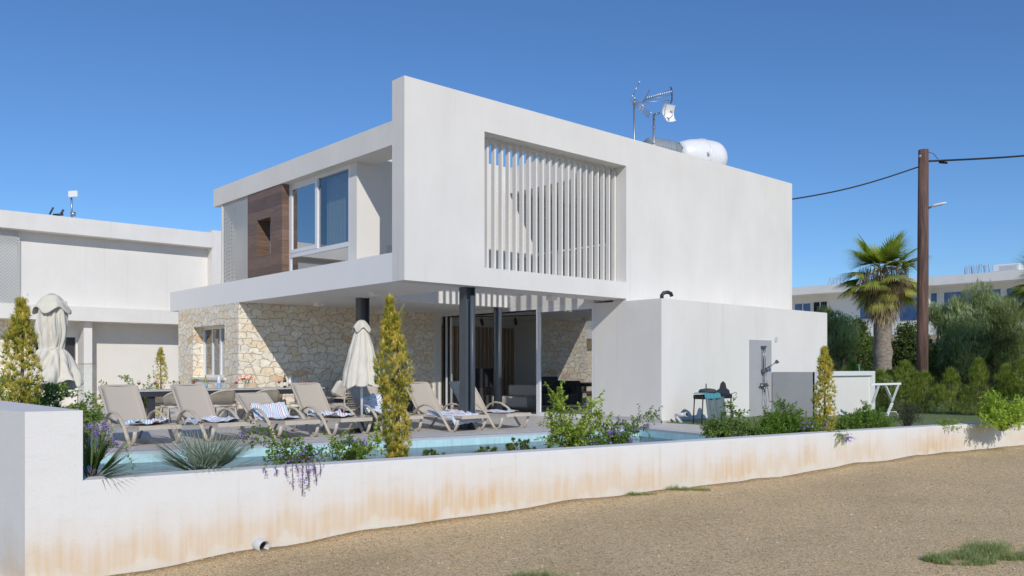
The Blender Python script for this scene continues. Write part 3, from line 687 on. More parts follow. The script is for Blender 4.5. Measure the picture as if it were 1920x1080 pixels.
# shower
sh=thing('outdoor_shower','chrome shower rail with hand shower on a grey tiled panel on the annex wall','shower',(10.45,-1.08,0))
mb=MB(); mb.box(9.94,10.96,-1.085,-1.062,.03,1.98); mb.build('tile_panel',M['greytile_shade'],sh)
mb=MB(); mb.cyl((10.47,-1.14,1.22),(10.47,-1.14,1.80),.014,10); mb.cyl((10.56,-1.14,1.22),(10.56,-1.14,1.80),.010,10); mb.box(10.43,10.60,-1.16,-1.09,1.78,1.83); mb.cyl((10.50,-1.14,.88),(10.52,-1.14,1.22),.012,10); mb.build('riser',M['steel'],sh)
mb=MB(); mb.tube([(10.5,-1.17,1.22),(10.62,-1.3,1.33),(10.72,-1.38,1.41)],.016,8); mb.cyl((10.72,-1.40,1.43),(10.72,-1.36,1.39),.055,14,.04); mb.box(10.43,10.58,-1.22,-1.12,1.14,1.23); mb.build('hand_shower',M['steel'],sh)
mb=MB(); mb.cyl((10.32,-1.16,.80),(10.66,-1.16,.80),.026,12); mb.cyl((10.50,-1.16,.80),(10.50,-1.16,.62),.02,10); mb.box(10.40,10.58,-1.20,-1.09,.77,.86); mb.build('mixer',M['steel'],sh)
mb=MB(); mb.tube([(10.50,-1.17,.62),(10.45,-1.19,.45),(10.46,-1.2,.28),(10.55,-1.2,.18),(10.64,-1.2,.26),(10.66,-1.19,.5),(10.60,-1.18,.8),(10.55,-1.17,1.14)],.008,7); mb.build('hose',M['steel'],sh)

# screen wall (white panel, shade of the side put into its grey colour) right of the shower
sc1=thing('garden_screen','low white garden screen with raised frame right of the outdoor shower, its shaded side coloured grey','screen',(12.5,-2.33,0))
mb=MB(); mb.box(10.99,11.05,-2.30,-1.09,0,1.15); mb.build('shade_grey_side',M['greytile_shade'],sc1)
mb=MB(); mb.box(10.99,14.15,-2.30,-2.24,0,1.15); mb.build('panel',M['white'],sc1)
mb=MB(); mb.box(10.96,11.10,-2.37,-2.303,0,1.17); mb.box(14.02,14.18,-2.37,-2.303,0,1.17); mb.box(11.10,14.02,-2.37,-2.303,1.05,1.17); mb.build('frame',M['alu'],sc1)
# roof things
an=thing('tv_antenna','grid shaped television antenna on the left hand mast above the villa roof','antenna',(9.0,2.0,6.3))
def antenna(an, bx, by, zb, zt, sgn=1, k=1.0):
    mb=MB(); mb.cyl((bx,by,zb),(bx,by,zt),.022*k,10); mb.build('mast',M['galv'],an)
    A=Vector((bx,by,zt)); ax=Vector((.743,-.669,0)); up=Vector((0,0,1)); dp=Vector((.669,.743,0))
    mb=MB(); b0=A+ax*.0+up*.02; b1=A+ax*1.02+up*.10
    mb.tube([b0+ax*.25+up*.08,b1+up*.30],.009*k,6); mb.tube([b0+ax*.25+up*.06,b1+up*.15],.009*k,6); mb.tube([b0,b1],.011*k,6); mb.cyl(A-up*.02,A+up*.12+ax*.03,.03,8)
    for i in range(14):
        f=.35+i*.05; c0=b0.lerp(b1,f)+up*(.04+.18*f); mb.bar(c0-dp*.09*k,c0+dp*.09*k,.012,.03)
    mb.build('boom',M['galv'],an)
    mb=MB()
    for s,(x0,z0,x1,z1) in enumerate(((-.08,.14,.11,.52),(-.02,.08,.42,-.32))):
        for j in range(7):
            o_=dp*(-.24+j*.08); mb.cyl(A+ax*x0+up*z0+o_,A+ax*x1+up*z1+o_,.006*k,5)
        for f in (0,.5,1): 
            c=A+ax*(x0+(x1-x0)*f)+up*(z0+(z1-z0)*f); mb.cyl(c-dp*.26,c+dp*.26,.013*k,6)
    mb.build('reflector_grid',M['galv'],an)
    mb=MB(); c=b1+up*.16; mb.tube([c+up*.22+dp*.05,c+up*.15+dp*.14+ax*.05,c-up*.12+dp*.14+ax*.05,c-up*.22+dp*.05],.02*k,6); mb.build('dipole',M['charcoal'],an)
    mb=MB(); mb.bar(A+ax*.26+up*.06,A+ax*.42+up*.38,.04*k,.03*k)
    mb.build('dipole',M['charcoal'],an)
antenna(an,9.05,2.0,6.3,8.55)
dish=thing('wifi_dish','small white square dish antenna on the shorter mast beside the grid antenna','antenna',(9.91,2.0,6.3))
def dishant(dish,x,y,zb,zt):
    ax=Vector((.743,-.669,0)); dp=Vector((.669,.743,0)); up=Vector((0,0,1)); A=Vector((x,y,zt))
    mb=MB(); mb.cyl((x,y,zb),(x,y,zt),.032,10); mb.tube([A,A+ax*.16+up*.05],.03,8)
    for z in (.35,.8,.95): mb.cyl(A-up*z,A-up*(z+.03),.045,10)
    mb.build('mast',M['galv'],dish)
    mb=MB(); c=A+ax*.32+up*.02; nrm=(ax*.55-dp*.8+up*.05).normalized(); rt=nrm.cross(up).normalized(); u2=rt.cross(nrm)
    n=9; Pn=[]
    for i in range(n):
        for j in range(n):
            a=(i/(n-1)-.5)*2; b=(j/(n-1)-.5)*2; Pn.append(c+rt*a*.23*(1-.12*b*b)+u2*b*.25*(1-.12*a*a)+nrm*.11*(a*a+b*b))
    F=[(i*n+j,(i+1)*n+j,(i+1)*n+j+1,i*n+j+1) for i in range(n-1) for j in range(n-1)]
    mb.add(Pn,F,True); mb.add([p-nrm*.012 for p in Pn],[tuple(reversed(f)) for f in F],True); mb.build('dish',M['tank'],dish)
    mb=MB(); mb.tube([c-u2*.2+nrm*.1,c-u2*.12+nrm*.28,c+nrm*.27],.014,6); mb.cyl(c+nrm*.22,c+nrm*.30,.035,10); mb.build('feed_arm',M['cushion'],dish)
dishant(dish,9.91,2.0,6.3,8.42)
wt=thing('water_tank','large white cylindrical roof water tank at the right of the villa roof','tank',(13.0,3.0,6.3))
mb=MB(); Mx=Matrix.Translation((12.45,3.05,7.93))@Vector((.90,-.2,0)).to_track_quat('Z','Y').to_matrix().to_4x4()
mb.lathe([(0,-.1),(.2,-.08),(.34,-.02),(.4,.05),(.50,.35),(.57,.75),(.578,1.3)],30,Mx); mb.lathe([(.578,1.3),(.57,1.38),(.545,1.48),(.46,1.62),(.33,1.73),(.17,1.79),(0,1.80)],30,Mx); mb.lathe([(.578,.82),(.592,.83),(.592,.87),(.578,.88)],30,Mx); mb.build('body',M['tank'],wt)
mb=MB(); mb.cyl(Mx@Vector((-.55,0,.7)),Mx@Vector((-.66,0,.7)),.05,10); mb.build('cap',M['tank'],wt)
for x_ in (12.8,13.3):
    mb=MB(); mb.box(x_,x_+.1,2.5,3.4,6.3,7.38); mb.build('stand_leg',M['galv'],wt)
wh=thing('water_heater','smaller grey ribbed water cylinder left of the white roof tank','tank',(11.5,3.0,6.3))
mb=MB(); Mx=Matrix.Translation((11.05,3.2,7.93))@Vector((.92,-.22,0)).to_track_quat('Z','Y').to_matrix().to_4x4()
pr=[(0,0),(.26,.02),(.3,.08)]
for k in range(8): pr+=[(.30,.2+k*.13),(.32,.23+k*.13),(.30,.26+k*.13)]
pr+=[(.3,1.35),(.27,1.5),(.16,1.6),(0,1.63)]; pr=[(a_,b_*.78) for a_,b_ in pr]
mb.lathe(pr,24,Mx); mb.build('body',M['tankgrey'],wh)
mb=MB(); mb.tube([(11.85,2.9,7.9),(12.0,2.9,8.12),(12.2,2.85,8.17),(12.35,2.85,8.05)],.045,8); mb.build('pipe',M['blackm'],wh)
for x_ in (11.2,11.9):
    mb=MB(); mb.box(x_,x_+.08,2.85,3.45,6.3,7.66); mb.build('stand_leg',M['galv'],wh)
#@@PART3
# ------------------------------------------------------------------ loungers
LG='taupe sun loungers in a row along the pool'
lounge=thing('sun_lounger','x','sun lounger',(0,0,0),LG)
def arm(sx):
    mb=MB(); x=sx*.36
    pth=[(x,.20,.30),(x,.13,.42),(x,.0,.52),(x,-.18,.575),(x,-.38,.555),(x,-.58,.46),(x,-.76,.31),(x,-.90,.13),(x,-.98,.035),(x,-1.05,.018),(x,-1.13,.035),(x,-1.19,.14),(x,-1.23,.27)]
    mb.tube(pth,.034,10,flat=(1.0,.62)); mb.bbox(x-.035,x+.035,-1.10,-.98,0,.025,.006)
    return mb
for s in (-1,1): arm(s).build('armrest',M['taupe'],lounge)
mb=MB()
for s in (-1,1):
    x=s*.315; mb.bar((x,.25,.315),(x,-1.30,.335),.045,.055); mb.bar((x,-.16,.35),(x*1.15,-.16,.30),.06,.03)
mb.bar((-.34,-1.31,.33),(.34,-1.31,.33),.05,.075); mb.bar((-.33,.25,.315),(.33,.25,.315),.04,.05); mb.bar((-.33,-.7,.30),(.33,-.7,.30),.03,.03)
mb.build('seat_frame',M['taupe'],lounge)
for s in (-1,1):
    mb=MB(); x=s*.33; mb.tube([(x,.22,.30),(x,.34,.16),(x,.46,.02),(x,.52,.012)],.024,8); mb.build('leg',M['taupe'],lounge)
def sheet(mb,fn,nu,nv,th):
    b=len(mb.v)
    for k in (0,1):
        for i in range(nu+1):
            for j in range(nv+1):
                p=Vector(fn(i/nu,j/nv)); mb.v.append((p.x,p.y,p.z-(th if k else 0)))
    n=(nu+1)*(nv+1)
    for i in range(nu):
        for j in range(nv):
            a=b+i*(nv+1)+j; mb.face((a,a+nv+1,a+nv+2,a+1),True); c=a+n; mb.face((c,c+1,c+nv+2,c+nv+1),True)
    for i in range(nu):
        for j in (0,nv):
            a=b+i*(nv+1)+j; mb.face((a,a+nv+1,a+nv+1+n,a+n) if j==0 else (a+nv+1,a,a+n,a+nv+1+n))
    for j in range(nv):
        for i in (0,nu):
            a=b+i*(nv+1)+j; mb.face((a+1,a,a+n,a+1+n) if i==0 else (a,a+1,a+1+n,a+n))
mb=MB(); sheet(mb,lambda u,v:(-.30+.60*u,.05-1.33*v,.350-.025*math.sin(PI*u)*(1-.3*v)),8,8,.012); mb.build('sling',M['sling'],lounge)
mb=MB(); BH=(.10,.33)
def back(u,v):
    t=v; return (-.295+.59*u+0*t, .06+.50*t, .34+.70*t-.02*math.sin(PI*u)+.02*t*t)
sheet(mb,back,8,8,.016); mb.tube([(-.31,.04,.32),(-.315,.30,.69),(-.315,.57,1.045),(-.28,.585,1.06),(.28,.585,1.06),(.315,.57,1.045),(.315,.30,.69),(.31,.04,.32)],.022,8)
mb.build('backrest',M['sling'],lounge)
mb=MB(); mb.bar((-.2,.42,.34),(-.2,.34,.66),.02,.02); mb.bar((.2,.42,.34),(.2,.34,.66),.02,.02); mb.bar((-.2,.34,.66),(.2,.34,.66),.02,.02); mb.bar((-.3,.42,.335),(.3,.42,.335),.02,.02); mb.build('prop_bracket',M['taupe'],lounge)
for c_ in lounge.children:
    for v_ in c_.data.vertices: v_.co.z*=.885
LP=[(-4.24,2.40,2,'leftmost sun lounger, its backrest half in the shadow of the nearer parasol'),
    (-3.03,2.30,3,'second sun lounger from the left, backrest upright, standing left of the lowered one'),
    (-1.86,2.05,0,'sun lounger with its backrest set lower than the rest and a towel over it'),
    (-.78,2.05,1,'fourth sun lounger from the left, right beside the lower backed one'),
    (.42,1.95,-4,'sun lounger standing in shade behind the white closed parasol pole'),
    (1.42,1.30,2,'sun lounger just right of the tall golden conifer with a towel hanging at its foot'),
    (2.62,1.30,0,'rightmost sun lounger, partly behind the front steel column')]
for i,(x,y,a,l) in enumerate(LP):
    y-=.28
    if i==0: o=lounge; o.location=(x,y,0); o.rotation_euler=(0,0,R(a)); o['label']=l
    else: o=dup(lounge,(x,y,0),R(a),l,LG)
    if i==2:      # lowered backrest
        for c in o.children:
            if c.name.startswith('backrest'):
                c.data=c.data.copy()
                for v in c.data.vertices:
                    yy,zz=v.co.y-.05,v.co.z-.29; an=R(-17); v.co.y=.05+yy*math.cos(an)-zz*math.sin(an); v.co.z=.29+yy*math.sin(an)+zz*math.cos(an)
# towels
def towel(i,cx,cy,w,l,seed,label,drape=0,onback=0,fold=1.0):
    rs=random.Random(seed); cy-=.28; t=thing('beach_towel',label,'towel',(cx,cy,.312),'striped beach towels on the loungers')
    nu,nv=44,44; V=[];F=[]; ph=[rs.uniform(0,6) for _ in range(6)]; ang=rs.uniform(-.5,.5)
    for a in range(nu+1):
        for b in range(nv+1):
            u=a/nu-.5; v=b/nv-.5
            x=u*w; y=v*l
            n1=noise.noise(Vector((u*4+seed,v*4,seed*1.3))); n2=noise.noise(Vector((u*11+seed,v*11,2.1)))
            ridge=abs(math.sin((u*math.cos(ang)+v*math.sin(ang))*9+n1*3+ph[0]))
            z=.012+fold*(.045*ridge*(.6+n1)+.055*max(0,n1+.1)+.014*n2+.012)
            x+=.05*n1; y+=.06*noise.noise(Vector((u*3,v*3,seed+9)))
            z=max(z,.008)
            z-=.02*math.cos(min(1,abs(x)/.3)*PI/2)
            if onback and y>.02:
                d=y-.02; z+=d*onback; y=.02+d*.55
            if drape and y<-.30*1:
                d=-.30-y; y=-.30-.12*min(1,d*6)-.02*n1; z-=d*1.0*drape
            if abs(x)>.33:
                d=abs(x)-.33; x=math.copysign(.33+.04*min(1,d*8)+.01*n2,x); z-=d*.9
            V.append((x,y,z))
    for a in range(nu):
        for b in range(nv):
            k=a*(nv+1)+b; F.append((k,k+nv+1,k+nv+2,k+1))
    me=bpy.data.meshes.new('cloth'); me.from_pydata(V,[],F); me.materials.append(TOW[i%3])
    uv=me.uv_layers.new(name='UVMap')
    for lp in me.loops:
        a,b=divmod(lp.vertex_index,nv+1); uv.data[lp.index].uv=(a/nu*w/1.0,b/nv*l/1.0)
    me.polygons.foreach_set('use_smooth',[True]*len(F))
    o=bpy.data.objects.new('cloth',me); col.objects.link(o); o.parent=t
    return t
towel(0,-4.20,1.85,.74,.62,1,'pale blue and white towel bunched on the leftmost lounger seat')
towel(1,-3.05,1.75,.84,.72,2,'lilac striped towel spread over the second lounger from the left',0,0,.9)
towel(2,-1.86,1.82,.76,.85,3,'blue and red striped towel laid up against the lowered backrest',0,.62,.6)
towel(0,-.76,1.62,.74,.70,4,'sky blue striped towel crumpled on the fourth lounger from the left',0,0,1.2)
towel(1,.42,1.72,.70,.75,5,'dark blue towel heaped on the lounger in the shade behind the white pole',0,.9,1.5)
towel(2,1.45,.55,.80,1.05,6,'grey striped towel hanging to the ground from the lounger by the golden conifer',.85,0,.9)
towel(0,2.62,.75,.66,.85,7,'thin white towel on the rightmost lounger seat behind the column',0,0,.5)

# ------------------------------------------------------------------ parasols
def parasol(x,y,top,cb,rmid,rhem,tie,label,seed,flare):
    t=thing('closed_parasol',label,'parasol',(x,y,0),'closed cream parasols between the loungers')
    mb=MB(); mb.cyl((x,y,.05),(x,y,top-.08),.026,14); mb.build('pole',M['alu'],t)
    mb=MB(); mb.lathe([(0,.0),(.24,0),(.24,.05),(.05,.08),(.04,.2),(0,.2)],20,Matrix.Translation((x,y,0))); mb.build('base',M['blackm'],t)
    rs=random.Random(seed); mb=MB(); n=180; nz=60; V=[]
    folds=8; H=top-.1-cb
    ph=[rs.uniform(-.5,.5) for _ in range(12)]
    for i in range(nz+1):
        f=i/nz; z=top-.10-H*f
        if flare:
            r=.165+.035*math.sin(min(1,f*1.5)*PI)
            if f>tie: r=.165+(rhem-.165)*((f-tie)/(1-tie))**.8
            elif f>tie-.12: r=r+(.160-r)*((f-(tie-.12))/.12)**1.5
        else: r=.085+(rhem-.085)*f**.85
        tight=1-.75*math.exp(-((f-tie)/.05)**2) if flare else 1
        for k in range(n):
            a=2*PI*k/n
            sw=a+(.35*math.sin(seed+f*3.5)+.25*noise.noise(Vector((math.cos(a),math.sin(a),f*3+seed)))) if flare else a+.12*math.sin(seed+f*2)
            u=sw*folds/(2*PI)+ph[int(sw*folds/(2*PI))%12]*.25; u=u-math.floor(u)
            lobe=math.sin(PI*u)**.55                        # rounded folds with sharp valleys
            w2=noise.noise(Vector((math.cos(a)*2.2,math.sin(a)*2.2,f*3.5+seed)))
            w3=noise.noise(Vector((math.cos(a)*6,math.sin(a)*6,f*5+seed)))
            w4=math.sin(sw*folds*2.0+4*w2+f*5)
            depth=(.30 if flare else .24)*(.55+.45*f)*tight
            rr=r*(1-depth+depth*lobe+((.22*w2+.10*w3+.035*w4) if flare else (.10*w2+.03*w3+.012*w4)))
            zz=z+((-.05*lobe+.12*w2) if flare else (-.05*lobe+.05*w2))*max(0,(f-.9)/.1)
            V.append((x+rr*math.cos(a),y+rr*math.sin(a),zz))
    F=[(i*n+k,i*n+(k+1)%n,(i+1)*n+(k+1)%n,(i+1)*n+k) for i in range(nz) for k in range(n)]
    mb.add(V,F,True); o=mb.build('canopy',M['canvas'],t)
    so=o.modifiers.new('thick','SOLIDIFY'); so.thickness=.006
    mb=MB(); V=[]; n=64; nz=8
    for i in range(nz+1):
        f=i/nz; z=top-(.25 if flare else .20)*f
        for k in range(n):
            a=2*PI*k/n; r=.03+(.205 if flare else .135)*f**.6*(1+.10*math.sin(a*4+seed)*f+.10*noise.noise(Vector((math.cos(a)*2,math.sin(a)*2,f*2+seed))))
            V.append((x+r*math.cos(a),y+r*math.sin(a),z-.05*f*math.sin(a*4+seed+1)))
    F=[(i*n+k,i*n+(k+1)%n,(i+1)*n+(k+1)%n,(i+1)*n+k) for i in range(nz) for k in range(n)]
    mb.add(V,F,True); mb.add([(x,y,top+.01)]+V[:n],[(0,k+1,(k+1)%n+1) for k in range(n)],True)
    o=mb.build('vent_cap',M['canvas'],t); so=o.modifiers.new('thick','SOLIDIFY'); so.thickness=.006
    if flare:
        zt=top-.10-H*tie; mb=MB(); mb.tube([(x+.163*math.cos(2*PI*k/20),y+.163*math.sin(2*PI*k/20),zt+.01*math.sin(k)) for k in range(21)],.018,6,flat=(.35,1.3)); mb.build('strap',M['canvas'],t)
parasol(-5.83,.55,2.33,1.05,.19,.42,.60,'nearer closed parasol tied at its waist, standing at the left end of the pool',3,True)
parasol(-.18,1.20,2.19,.92,.0,.40,.9,'further closed parasol hanging straight in front of the limestone wall',5,False)

# ------------------------------------------------------------------ dining table and chairs
TX0,TX1,TY0,TY1,TZ=-3.12,1.42,5.45,6.45,.775
tb=thing('dining_table','long outdoor dining table with pale top and charcoal legs set for a meal','table',((TX0+TX1)/2,5.95,0))
mb=MB(); mb.bbox(TX0,TX1,TY0,TY1,TZ-.03,TZ,.006); mb.build('tabletop',M['tabletop'],tb)
mb=MB(); mb.box(TX0+.03,TX1-.03,TY0+.02,TY0+.07,TZ-.14,TZ-.03); mb.box(TX0+.03,TX1-.03,TY1-.07,TY1-.02,TZ-.14,TZ-.03); mb.build('apron',M['charcoal'],tb)
for x in (TX0+.42,TX1-.06):
    for y in (TY0+.08,TY1-.2): 
        mb=MB(); mb.box(x-.07,x+.07,y,y+.12,0,TZ-.14); mb.build('leg',M['charcoal'],tb)
CG='rope backed dining chairs around the outdoor table'
chp=thing('dining_chair','x','chair',(0,0,0),CG)
mb=MB(); mb.bbox(-.26,.26,-.25,.25,.40,.46,.02); mb.build('seat',M['cushion'],chp)
mb=MB(); n=26; V=[]
arc=[]
for k in range(n+1):
    a=PI*(k/n)
    arc.append((.30*math.cos(a),-.05-.26*math.sin(a)))
top=[Vector((x,y,.62+.15*math.sin(PI*k/n))) for k,(x,y) in enumerate(arc)]; bot=[Vector((x*.9,y*.9,.44)) for x,y in arc]
mb.tube(top,.018,8); mb.tube(bot,.014,6); 
mb.build('back_frame',M['taupe'],chp)
mb=MB()
for k in range(n*2+1):
    f=k/2; i=min(n-1,int(f)); g=f-i; a=top[i].lerp(top[i+1],g); b=bot[i].lerp(bot[i+1],g); mb.cyl(a,b,.0075,5)
mb.build('rope_weave',M['rope'],chp)
for sx in (-1,1):
    for sy in (-1,1):
        mb=MB(); mb.tube([(sx*.25,sy*.2,.42),(sx*.28,sy*.26,0)],.016,8); mb.build('leg',M['taupe'],chp)
cl=[(-2.35,5.05,0,'rope dining chair at the left end of the near side of the table'),(-1.45,4.95,6,'rope dining chair on the near side, behind the second lounger backrest'),
    (-.42,4.92,-4,'rope dining chair on the near side, seen between two lounger backrests'),(.62,5.0,3,'rope dining chair at the right end of the near side of the table'),
    (-2.2,6.85,180,'rope dining chair on the wall side below the stone window'),(-.6,6.85,183,'rope dining chair on the wall side near the flower vase'),(.7,6.8,178,'rope dining chair on the wall side at the right end')]
for i,(x,y,a,l) in enumerate(cl):
    if i==0: chp.location=(x,y,0); chp.rotation_euler=(0,0,R(a)); chp['label']=l
    else: dup(chp,(x,y,0),R(a),l,CG)
# lounge armchairs right of the table
AG='woven garden armchairs right of the dining table'
ac=thing('garden_armchair','wide woven armchair with a pale cushion right of the dining table','armchair',(1.55,4.55,0),AG)
mb=MB(); mb.bbox(1.2,1.95,4.15,4.9,.28,.42,.03); mb.build('seat',M['cushion'],ac)
mb=MB()
for r_ in range(9):
    z=.30+r_*.055
    for c_ in range(12):
        x=1.22+c_*.06+(r_%2)*.03; mb.tube([(x,4.12,z),(x+.025,4.10-.012,z+.02),(x+.055,4.12,z)],.017,5)
mb.build('woven_back',M['rope'],ac)
mb=MB(); mb.tube([(1.16,4.14,0),(1.17,4.12,.45),(1.2,4.12,.80),(1.95,4.12,.80),(1.98,4.12,.45),(2.0,4.14,0)],.018,8); mb.tube([(1.2,4.12,.27),(1.95,4.12,.27)],.016,6); mb.tube([(1.17,4.12,.55),(1.12,4.9,.55),(1.14,4.92,0)],.018,8); mb.tube([(1.98,4.12,.55),(2.03,4.9,.55),(2.02,4.92,0)],.018,8); mb.build('frame',M['taupe'],ac)
mb=MB(); Mx=Matrix.Translation((1.25,4.35,.72))@Matrix.Rotation(R(25),4,'Y')@Matrix.Rotation(R(20),4,'X'); mb.bbox(-.24,.26,-.07,.07,-.18,.2,.06,Mx); mb.build('pillow',M['cushion'],ac)
sf2=thing('grey_sofa','dark grey outdoor sofa in the shade behind the parasol pole','sofa',(3.4,5.9,0))
mb=MB(); mb.bbox(2.4,4.6,5.4,6.3,.1,.45,.05); mb.build('seat',M['dkgrey'],sf2)
mb=MB(); mb.bbox(2.4,4.6,6.2,6.45,.45,.98,.06); mb.build('backrest',M['dkgrey'],sf2)
mb=MB(); mb.bbox(2.2,2.42,5.4,6.4,.1,.85,.05); mb.build('armrest',M['dkgrey'],sf2)
# tableware
GG='wine glasses with red wine on the dining table'
wg=thing('wine_glass','x','glass',(0,0,0),GG)
mb=MB(); mb.lathe([(.035,0),(.035,.003),(.005,.008),(.004,.09),(.012,.1),(.036,.125),(.043,.16),(.040,.215)],16); mb.build('goblet',M['glassclear'],wg)
mb=MB(); mb.lathe([(0,.106),(.012,.104),(.034,.127),(.040,.158),(0,.158)],14); mb.build('wine',M['redwine'],wg)
gl=[(-2.75,6.2,'leftmost wine glass on the table, in front of the small conifer'),(-2.42,6.15,'second wine glass from the left, by the small conifer'),(-1.62,6.0,'wine glass left of the green wine bottle'),
    (-.72,5.75,'wine glass left of the pink flowers'),(.35,5.75,'wine glass left of the brown wine bottle'),(1.05,5.9,'left one of the two wine glasses at the right end of the table'),(1.16,5.8,'right one of the two wine glasses at the right end of the table')]
for i,(x,y,l) in enumerate(gl):
    if i==0: wg.location=(x,y,TZ); wg['label']=l
    else: dup(wg,(x,y,TZ),0,l,GG)
def bottle(x,y,m,prof,label,lab):
    t=thing('bottle',label,'bottle',(x,y,TZ))
    mb=MB(); mb.lathe(prof,16,Matrix.Translation((x,y,TZ))); mb.build('glass_body',M[m],t)
    r=prof[1][0]+.0015
    mb=MB(); mb.lathe([(r,lab[0]),(r,lab[1])],16,Matrix.Translation((x,y,TZ))); mb.build('paper_label',M[lab[2]],t)
wine=[(0,0),(.037,.004),(.038,.19),(.030,.225),(.014,.25),(.013,.315),(0,.317)]
bottle(-1.62+.30,6.05,'bottleg',wine,'green glass wine bottle with a blue label at the left of the table',(.06,.14,'label'))
bottle(-1.05,5.95,'bottlew',[(0,0),(.042,.004),(.042,.20),(.034,.24),(.015,.275),(.015,.30),(0,.302)],'clear plastic water bottle beside the green wine bottle',(.05,.13,'label'))
bottle(.55,5.85,'bottleb',wine,'brown glass wine bottle near the right end of the table',(.05,.13,'porcelain'))
bottle(.66,5.80,'porcelain',[(0,0),(.042,.004),(.042,.15),(.03,.19),(.016,.21),(.016,.24),(0,.242)],'squat white bottle just right of the brown wine bottle',(.03,.10,'straw'))
PG='plates set along the dining table'
pl=thing('plate','x','plate',(0,0,0),PG)
mb=MB(); mb.lathe([(0,.004),(.08,.004),(.13,.018),(.135,.02),(.13,.012),(.08,0),(0,0)],24); mb.build('dish',M['porcelain'],pl)
for i,(x,y,l) in enumerate([(-2.6,5.7,'white plate at the left end of the table'),(-1.55,5.68,'white plate between the green bottle and the table edge'),(-.45,5.68,'white plate right of the pink flowers'),(.85,5.65,'white plate at the right end of the table')]):
    if i==0: pl.location=(x,y,TZ); pl['label']=l
    else: dup(pl,(x,y,TZ),0,l,PG)
# flower vase
fv=thing('flower_vase','glass vase of coral pink flowers in the middle of the table','vase',(-.42,5.85,TZ))
mb=MB(); mb.lathe([(0,.003),(.05,.003),(.045,.08),(.06,.15),(.058,.15),(.043,.08),(.045,.008)],16,Matrix.Translation((-.42,5.85,TZ))); mb.build('vase',M['glassclear'],fv)
rs=random.Random(5); mb=MB(); cols_=[]; 
def petals(mb,cols_,c,r,n,colr,rs):
    for k in range(n):
        d=Vector((rs.gauss(0,1),rs.gauss(0,1),rs.gauss(0,.8))).normalized(); q=c+d*r*rs.uniform(.4,1); s=r*rs.uniform(.5,.9)
        a=d.orthogonal().normalized(); b=d.cross(a); f=.7+rs.random()*.5
        mb.add([q-a*s*.5,q+b*s*.4,q+a*s*.5,q-b*s*.4+d*s*.3],[(0,1,2,3)]); cols_.extend([tuple(x*f for x in colr)]*4)
for k in range(16):
    c=Vector((-.42+rs.uniform(-.19,.19),5.85+rs.uniform(-.12,.12),TZ+.20+rs.uniform(-.02,.13))); petals(mb,cols_,c,.035,16,(.75,.16,.20) if k%3 else (.8,.4,.38),rs)
mb.build('blossoms',M['petal'],fv,cols_)
mb=MB(); cols_=[]
for k in range(60):
    c=Vector((-.42+rs.uniform(-.15,.15),5.85+rs.uniform(-.1,.1),TZ+.12+rs.uniform(0,.12))); a=Vector((rs.gauss(0,1),rs.gauss(0,1),rs.gauss(0,1))).normalized()*.03; b=a.orthogonal().normalized()*.014
    mb.add([c-a,c+b,c+a,c-b],[(0,1,2,3)]); cols_.extend([(.08,.14,.04)]*4)
mb.build('leaves',M['leaf'],fv,cols_)

# ------------------------------------------------------------------ barbecue
bq=thing('barbecue','charcoal barbecue on thin legs in front of the annex wall beside the shower','barbecue',(7.15,-1.95,0))
mb=MB(); mb.bbox(6.48,7.62,-2.1,-1.82,.56,.66,.02); mb.build('fire_box',M['blackm'],bq)
for x,y in ((6.50,-2.08),(6.52,-1.84),(7.58,-2.08),(7.60,-1.84)):
    mb=MB(); mb.cyl((x,y,.6),(x+(.05 if x<7 else -.0)*-1,y,.0),.014,8); mb.build('leg',M['blackm'],bq)
mb=MB(); Mx=Matrix.Translation((7.36,-2.02,.66)); pts=[(-.24,0),(-.22,.09),(-.12,.13),(-.08,.24),(0,.29),(.08,.24),(.12,.13),(.22,.09),(.26,0)]
V=[(p[0],-.01,p[1]) for p in pts]+[(p[0],.02,p[1]) for p in pts]; n=len(pts)
mb.add([Mx@Vector(v) for v in V],[tuple(range(n)),tuple(range(2*n-1,n-1,-1))]+[(i,i+n,(i+1)%n+n,(i+1)%n) for i in range(n)]); mb.build('windshield',M['charcoal'],bq)
mb=MB(); mb.tube([(7.6,-1.95,.64),(7.8,-2.0,.67),(7.88,-2.02,.69),(7.9,-2.03,.65),(7.84,-2.02,.62)],.008,6); mb.build('handle',M['steel'],bq)
cv=thing('grey_cover','grey green fabric cover hanging below the barbecue','cover',(6.95,-1.9,.3))
mb=MB(); V=[]; n=14
for i in range(n+1):
    for j in range(7):
        x=6.54+.72*i/n; z=.62-.54*j/6; V.append((x+.04*j/6*(1 if i>7 else .5),-2.11-.02*math.sin(i*1.3)-.01*j,z+.015*math.sin(i*.9)*(1 if j else 2)))
mb.add(V,[(i*7+j,(i+1)*7+j,(i+1)*7+j+1,i*7+j+1) for i in range(n) for j in range(6)],True); o=mb.build('fabric',M['greycover'],cv); so=o.modifiers.new('t','SOLIDIFY'); so.thickness=.01
tc_=thing('turquoise_cloth','turquoise cloth draped over the left edge of the barbecue','cloth',(6.95,-2.0,.6))
mb=MB(); V=[]
for i in range(17):
    x=6.46+.60*i/16
    for (y,z) in ((-1.83,.69),(-1.95,.70),(-2.13,.69),(-2.155,.63),(-2.16,.575)):
        V.append((x,y-.012*math.sin(i*1.7),z+.012*math.sin(i*2.1+y*8)))
mb.add(V,[(i*5+j,(i+1)*5+j,(i+1)*5+j+1,i*5+j+1) for i in range(16) for j in range(4)],True); mb.build('fabric',M['teal'],tc_)
gr=thing('grill_lid','flat dark grill lid with an upright knob on the left of the barbecue','lid',(6.98,-1.9,.70))
mb=MB(); mb.lathe([(0,0),(.20,0),(.205,.03),(.17,.07),(.06,.09),(0,.092)],22,Matrix.Translation((6.86,-1.95,.705))); mb.build('body',M['dkgrey'],gr)
